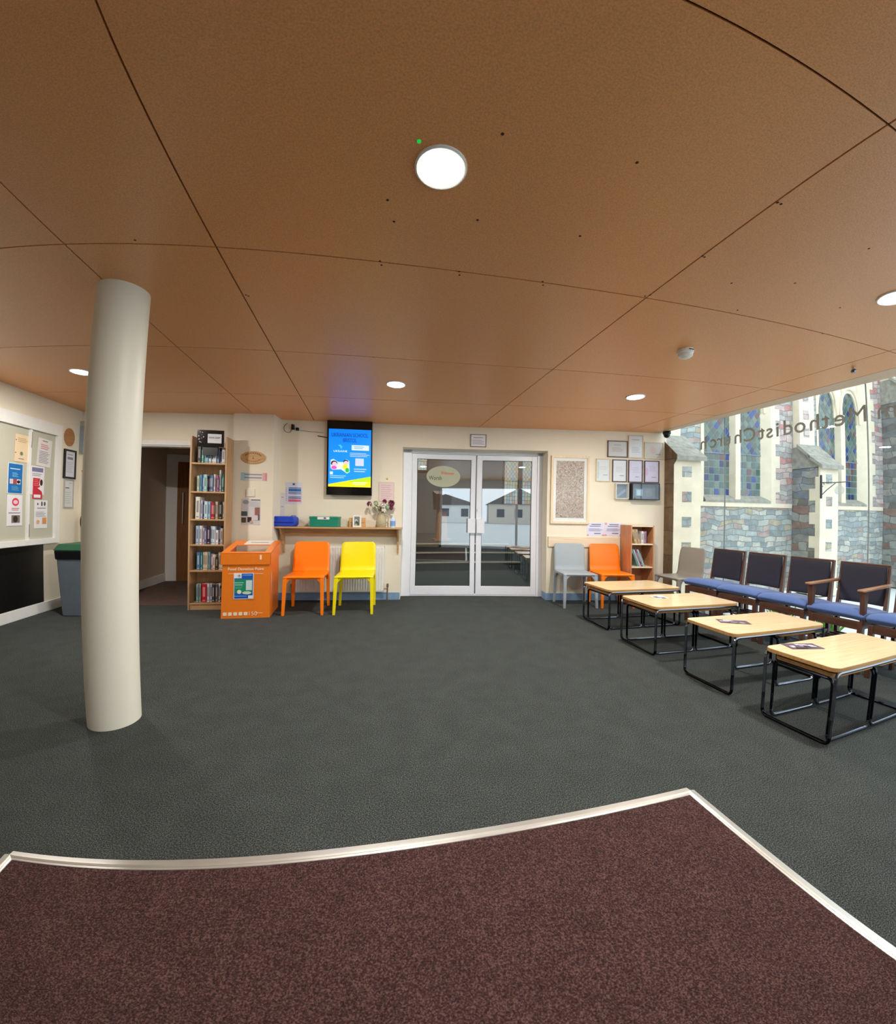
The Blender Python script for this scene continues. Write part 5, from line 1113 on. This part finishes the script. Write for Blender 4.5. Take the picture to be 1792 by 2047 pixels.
boxframe((1231, 966, 1257.4, 997.4), flat(214, 212, 200), 'small white box frame below the certificates', .06, flat(110, 120, 130), [('p', 0, 0, 1, 1, (140, 160, 180), [(0, .9), (.9, .3), (1, .5), (.2, 1)])])
boxframe((1263, 966, 1318, 999.5), flat(40, 36, 40), 'black glazed display case below the certificates', .10, flat(96, 104, 112), [('r', .2, .3, .5, .8, (150, 190, 200)), ('r', .25, .38, .42, .75, (200, 226, 230)), ('e', .65, .2, .95, .9, (120, 116, 120))])
# notices and pine rail
for px, lab in (((1173.7, 1045, 1208.8, 1071.3), 'white notice with pink corners left of its twin above the pine rail'), ((1209.6, 1045.3, 1244, 1071.3), 'white notice with pink corners next to the small bookcase')):
    poster(WALL, px, 'pink_cornered_notice', lab, 'notice', (220, 222, 240), [('r', 0, 0, .12, .14, (226, 150, 150)), ('r', .85, .86, 1, 1, (236, 160, 170)), ('r', .0, .88, .1, 1, (220, 150, 190)), ('l', .25, .08, .82, .2, (70, 70, 120), 1), ('l', .15, .22, .8, .32, (80, 84, 130), 1), ('l', .1, .42, .85, .66, (150, 156, 200), 3), ('l', .4, .76, .8, .88, (70, 76, 130), 1)])
u0, u1, z0, z1 = WALL.box(1097, 1073.5, 1240, 1094, .03)
m = MB(); m.box(u0, u1 - .01, -.022, 0, z0, z1); tag(m.build('chair_rail', wood('pine_rail', sr(222, 200, 172), sr(236, 218, 192), .5, 'X'), loc=(WALL.at(0, 0, 0)), rz=AW, bevel=.003), 'pale pine rail on the back wall behind the grey and orange chairs', 'rail')

# ------------------------------------------------------------------ small bookcase
def azx(px, y): d = ray(px, 1100); return d.x / d.y * y
DPT = .27
# front-left corner on a plane DPT in front of the wall
uF0 = WALL.hit(1261.5, 1100, DPT + .02)[0]; uF1 = WALL.hit(1308, 1100, DPT + .02)[0]; zf = WALL.hit(1285, 1050.5, DPT + .02)[1]
sw = uF1 - uF0
r = empty('small_bookcase', WALL.at(uF0, DPT + .02, 0), AW, 'low cherry wood bookcase with leaning books beside the orange chair', 'bookcase')
zs1 = WALL.hit(1285, 1087, DPT + .02)[1]; zs2 = WALL.hit(1285, 1133, DPT + .02)[1]
for xa in (0, sw - .018): m = MB(); m.box(xa, xa + .018, 0, DPT, 0, zf); m.build('side_panel', M_CHERRY, r)
m = MB(); m.box(.018, sw - .018, DPT - .008, DPT, 0, zf); m.build('back_panel', M_CHERRY, r)
for z in (zf - .001, zs1, zs2, .08): m = MB(); m.box(.018, sw - .018, .002, DPT - .008, z - .018, z); m.build('shelf', M_PALEW, r)
m = MB(); m.box(.018, sw - .018, .012, .03, 0, .062); m.build('plinth', M_CHERRY, r)
def sb(x, z, th, h, col, lean, cn, shelf, k, dy=.03):
    p = WALL.at(uF0 + x, DPT + .02 - dy, z)
    book(p.x, p.y, p.z, th, h, .17, col, AW, '%s book %s on the %s shelf of the small bookcase' % (cn, 'leaning' if lean else 'upright', shelf), 'books in the small bookcase', lean)
x = .024 + .2 * sin(.26)
for k, (th, h, col, cn) in enumerate(((.021, .20, (196, 170, 120), 'tan'), (.013, .20, (214, 196, 140), 'straw coloured'), (.017, .205, (150, 110, 90), 'brown'), (.014, .20, (220, 180, 120), 'golden'), (.013, .2, (176, 160, 140), 'sand'))):
    sb(x, zs1 + .0005, th, h, col, -.26, cn, 'upper', k); x += th / cos(.26) + .0015
x += .004
for k, (th, h, col, cn) in enumerate(((.030, .17, (226, 222, 220), 'white'), (.02, .165, (190, 150, 150), 'dusty pink'), (.02, .17, (150, 116, 160), 'purple'))):
    if x + th < sw - .02: sb(x, zs1 + .0005, th, h, col, 0, cn, 'upper', k + 5)
    x += th + .002
x = .024 + .25 * sin(.40)
for k, (th, h, col, cn) in enumerate(((.014, .25, (120, 160, 160), 'grey green'), (.013, .255, (80, 140, 150), 'teal'), (.012, .245, (230, 230, 226), 'white'), (.011, .25, (50, 60, 110), 'navy'), (.011, .24, (200, 60, 70), 'red'), (.012, .25, (40, 150, 170), 'turquoise'), (.012, .25, (220, 224, 226), 'pale grey'), (.011, .24, (60, 110, 120), 'dark teal'))):
    if x + th < sw - .02: sb(x, zs2 + .0005, th, h, col, -.40, cn, 'middle', k)
    x += th / cos(.40) + .0015

# ------------------------------------------------------------------ coffee tables
TH = .43; TW, TDp = .92, .50; TR = .0105
def table():
    r = empty('coffee_table', (0, 0, 0))
    m = MB(); m.prism(rrect(TW, TDp, .05, 6), TH - .022, TH - .003, 'z', 1); m.prism(rrect(TW - .002, TDp - .002, .05, 6), TH - .003, TH, 'z', 0); m.build('tabletop', [M_BEECH, M_BEECHE], r, smooth=True, ang=30)
    X, Y_ = TW / 2 - .012, TDp / 2 - .008; zt_ = TH - .030; zb_ = TR
    for s in (-1, 1):
        m = MB(); m.tube(arc_path([(-X, s * Y_, zb_ + .04), (-X, s * Y_, zt_), (X, s * Y_, zt_), (X, s * Y_, zb_ + .04)], .04), TR, 8); m.build('leg_loop', M_TUBEC, r, smooth=True)
    for s in (-1, 1):
        m = MB(); m.tube(arc_path([(s * X, -Y_, .15), (s * X, -Y_, zb_), (s * X, Y_, zb_), (s * X, Y_, .15)], .04), TR, 8); m.build('floor_runner', M_TUBE, r, smooth=True)
    return r
def nest():
    r = empty('nesting_table', (0, 0, 0)); w, d, H_ = .40, .42, TH - .045
    m = MB(); m.prism(rrect(w, d, .04, 5), H_ - .02, H_, 'z'); m.build('tabletop', M_BEECHE, r, smooth=True, ang=30)
    X, Y_ = w / 2 - .0, d / 2 - .008; zt_ = H_ - .0305
    for s in (-1, 1):
        m = MB(); m.tube(arc_path([(s * X, -Y_, .05), (s * X, -Y_, zt_), (s * X, Y_, zt_), (s * X, Y_, .05)], .035), TR * .9, 8); m.build('leg_loop', M_TUBE, r, smooth=True)
    for s in (-1, 1):
        m = MB(); m.tube(arc_path([(-X, s * Y_, .15), (-X, s * Y_, TR), (X, s * Y_, TR), (X, s * Y_, .15)], .035), TR * .9, 8); m.build('floor_runner', M_TUBEC, r, smooth=True)
    return r
TB = [((2.955, 3.74), 0.0, .98, 'beech coffee table farthest from the camera, in front of the small bookcase', (-.215, .215)),
      ((2.90, 2.995), -.02, .96, 'beech coffee table second from the back wall, with a white leaflet on it', (-.215, .215)),
      ((2.86, 2.205), -.01, .85, 'beech coffee table second nearest the camera, with a purple leaflet', (.21,)),
      ((2.82, 1.56), .02, .82, 'beech coffee table nearest the camera at the right edge', (-.215, .215))]
t0 = table(); n0 = nest(); firstn = True
wn = ['farthest', 'second farthest', 'second nearest', 'nearest']
for i, ((x, y), rz, sy, lab, ns) in enumerate(TB):
    o = t0 if i == 0 else copy_tree(t0); o.location = (x, y, 0); o.rotation_euler = (0, 0, rz); o.scale = (1, sy, 1); tag(o, lab, 'table', 'row of coffee tables')
    for dx in ns:
        q = n0 if firstn else copy_tree(n0); firstn = False
        q.location = (x + dx * cos(rz), y + dx * sin(rz), 0); q.rotation_euler = (0, 0, rz); q.scale = (1, sy, 1)
        side = 'only' if len(ns) == 1 else ('left' if dx < 0 else 'right')
        tag(q, '%s small nesting table tucked under the %s coffee table' % (side, wn[i]), 'table', 'nesting tables')
# leaflets on the tables
def leaflet(px, py, w, d, rz, lab, cols):
    p = pt(px, py, TH + .001); m = MB(); m.box(-w / 2, w / 2, -d / 2, d / 2, 0, .0015)
    mats = [flat(*cols[0])]; rn = random.Random(int(px)); z = .0015
    for k in range(14):
        c = flat(*cols[1 + k % (len(cols) - 1)]);
        if c not in mats: mats.append(c)
        z += .0003; a, b = rn.uniform(-.48, .1) * w, rn.uniform(-.48, .1) * d; e1, e2 = rn.uniform(.15, .38) * w, rn.uniform(.12, .38) * d
        m.add([(a, b, z), (a + e1, b, z), (a + e1 * .8, b + e2, z), (a + e1 * .1, b + e2, z)], [(0, 1, 2, 3)], mats.index(c))
    tag(m.build('leaflet', mats, loc=p, rz=rz), lab, 'leaflet')
PURP = [(96, 76, 92), (190, 184, 200), (70, 54, 70), (214, 210, 220), (130, 110, 130)]
leaflet(1319, 1194, .15, .12, .1, 'pale leaflet on the coffee table second from the back wall', [(206, 206, 212), (226, 228, 232), (170, 170, 180), (120, 110, 130)])
leaflet(1467, 1243, .21, .10, -.5, 'purple leaflet on the coffee table second nearest the camera', PURP)
leaflet(1605, 1292, .21, .105, -.3, 'purple leaflet on the nearest coffee table', PURP)

# ------------------------------------------------------------------ wooden chairs by the glazing
def wooden_chair(arms=False):
    r = empty('upholstered_chair', (0, 0, 0)); W2 = .186; F, B = -.19, .22
    def cushion(u, v):
        x = (u - .5) * 2; y = F - .02 + v * (B - F); e = max(abs(x), abs(v - .5) * 2)
        z = .470 + .03 * (1 - abs(x) ** 4) * (1 - (abs(v - .5) * 2) ** 4) + .02 * sin(v * pi) * 0 + .022 * (1 - v) * cos(v * 3) - .03 * max(0, .12 - v) / .12
        return (x * (W2 + .034), y, z)
    m = MB(); m.grid(cushion, 12, 12)
    n_ = 13
    o = m.build('seat', M_BLUEF, r, smooth=True, ang=70); s = o.modifiers.new('solid', 'SOLIDIFY'); s.thickness = .055; s.offset = -1; bv = o.modifiers.new('bevel', 'BEVEL'); bv.width = .012; bv.segments = 2; bv.limit_method = 'ANGLE'
    tk = .018
    for sx in (-1, 1):
        m = MB(); m.hexa([(sx * W2 - tk, F, 0), (sx * W2 + tk, F, 0), (sx * W2 + tk, F + .034, 0), (sx * W2 - tk, F + .034, 0)], [(sx * W2 - tk, F, .41), (sx * W2 + tk, F, .41), (sx * W2 + tk, F + .04, .41), (sx * W2 - tk, F + .04, .41)]); m.build('leg', M_DARKW, r, bevel=.003)
        m = MB(); m.hexa([(sx * W2 - .014, B - .02, 0), (sx * W2 + .014, B - .02, 0), (sx * W2 + .014, B + .02, 0), (sx * W2 - .014, B + .02, 0)], [(sx * W2 - .014, B - .03, .42), (sx * W2 + .014, B - .03, .42), (sx * W2 + .014, B + .015, .42), (sx * W2 - .014, B + .015, .42)])
        m.hexa([(sx * W2 - .014, B - .03, .42), (sx * W2 + .014, B - .03, .42), (sx * W2 + .014, B + .015, .42), (sx * W2 - .014, B + .015, .42)], [(sx * W2 - .012, B + .035, .84), (sx * W2 + .012, B + .035, .84), (sx * W2 + .012, B + .06, .84), (sx * W2 - .012, B + .06, .84)]); m.build('leg', M_DARKW, r, bevel=.003)
        m = MB(); m.box(sx * W2 - .012, sx * W2 + .012, F + .03, B - .02, .355, .415); m.build('side_rail', M_DARKWX, r, bevel=.002); m = MB(); m.box(sx * W2 - .01, sx * W2 + .01, F + .03, B - .02, .19, .215); m.build('stretcher', M_DARKWX, r, bevel=.002)
    m = MB(); m.box(-W2, W2, F + .004, F + .028, .35, .415); m.build('front_rail', M_DARKWX, r, bevel=.002); m = MB(); m.box(-W2, W2, B - .015, B + .008, .35, .415); m.build('rear_rail', M_DARKWX, r, bevel=.002)
    m = MB()
    for k in range(5): y = F + .08 + k * .075; m.box(-W2, W2, y - .006, y + .006, .205, .219)
    m.build('under_seat_rack', M_DARKWX, r)
    def bk(u, v):
        x = (u - .5) * 2; z = .50 + v * .325; return (x * (W2 - .012), B + .035 * (z - .42) / .42 * 1.0 - .022 + .02 * (1 - x * x) - .0, z)
    m = MB(); m.grid(bk, 8, 8, flip=False); o = m.build('backrest', M_DARKF, r, smooth=True); s = o.modifiers.new('solid', 'SOLIDIFY'); s.thickness = .035; s.offset = 0; bv = o.modifiers.new('bevel', 'BEVEL'); bv.width = .01; bv.segments = 2; bv.limit_method = 'ANGLE'
    m = MB(); m.box(-W2, W2, B + .028, B + .056, .822, .842); m.build('top_rail', M_DARKWX, r, bevel=.004)
    if arms:
        for sx in (-1, 1):
            m = MB(); x = sx * (W2 + .012)
            m.hexa([(x - .022, F - .045, .655), (x + .03, F - .045, .655), (x + .02, B + .03, .665), (x - .012, B + .03, .665)], [(x - .022, F - .045, .672), (x + .03, F - .045, .672), (x + .02, B + .03, .69), (x - .012, B + .03, .69)]); m.build('armrest', M_ARM, r, bevel=.006)
            m = MB(); m.hexa([(x - .014, F, .40), (x + .014, F, .40), (x + .014, F + .035, .40), (x - .014, F + .035, .40)], [(x - .02, F - .01, .656), (x + .02, F - .01, .656), (x + .02, F + .05, .656), (x - .02, F + .05, .656)]); m.build('arm_post', M_DARKW, r, bevel=.003)
    return r
GA = GLASS.a
ch = wooden_chair(); ca = wooden_chair(True)
labs = ['dark wooden chair with blue seat, farthest of the row beside the taupe plastic chair', 'dark wooden chair with blue seat, second from the far end of the row', 'dark wooden chair with blue seat, third in the row, left of the armchair',
        'dark wooden armchair with blue seat and two wooden arms in the row by the glazing', 'dark wooden chair with blue seat cut off by the right edge of the picture']
CP = [(3.885, 3.53), (3.88, 3.075), (3.885, 2.62), (3.89, 2.165), (3.90, 1.71)]
used = False
for i, (x, y) in enumerate(CP):
    if i == 3: o = ca
    else:
        o = ch if not used else copy_tree(ch); used = True
    o.location = (x, y, 0); o.rotation_euler = (0, 0, GA); tag(o, labs[i], 'chair', 'wooden chairs along the glazing')
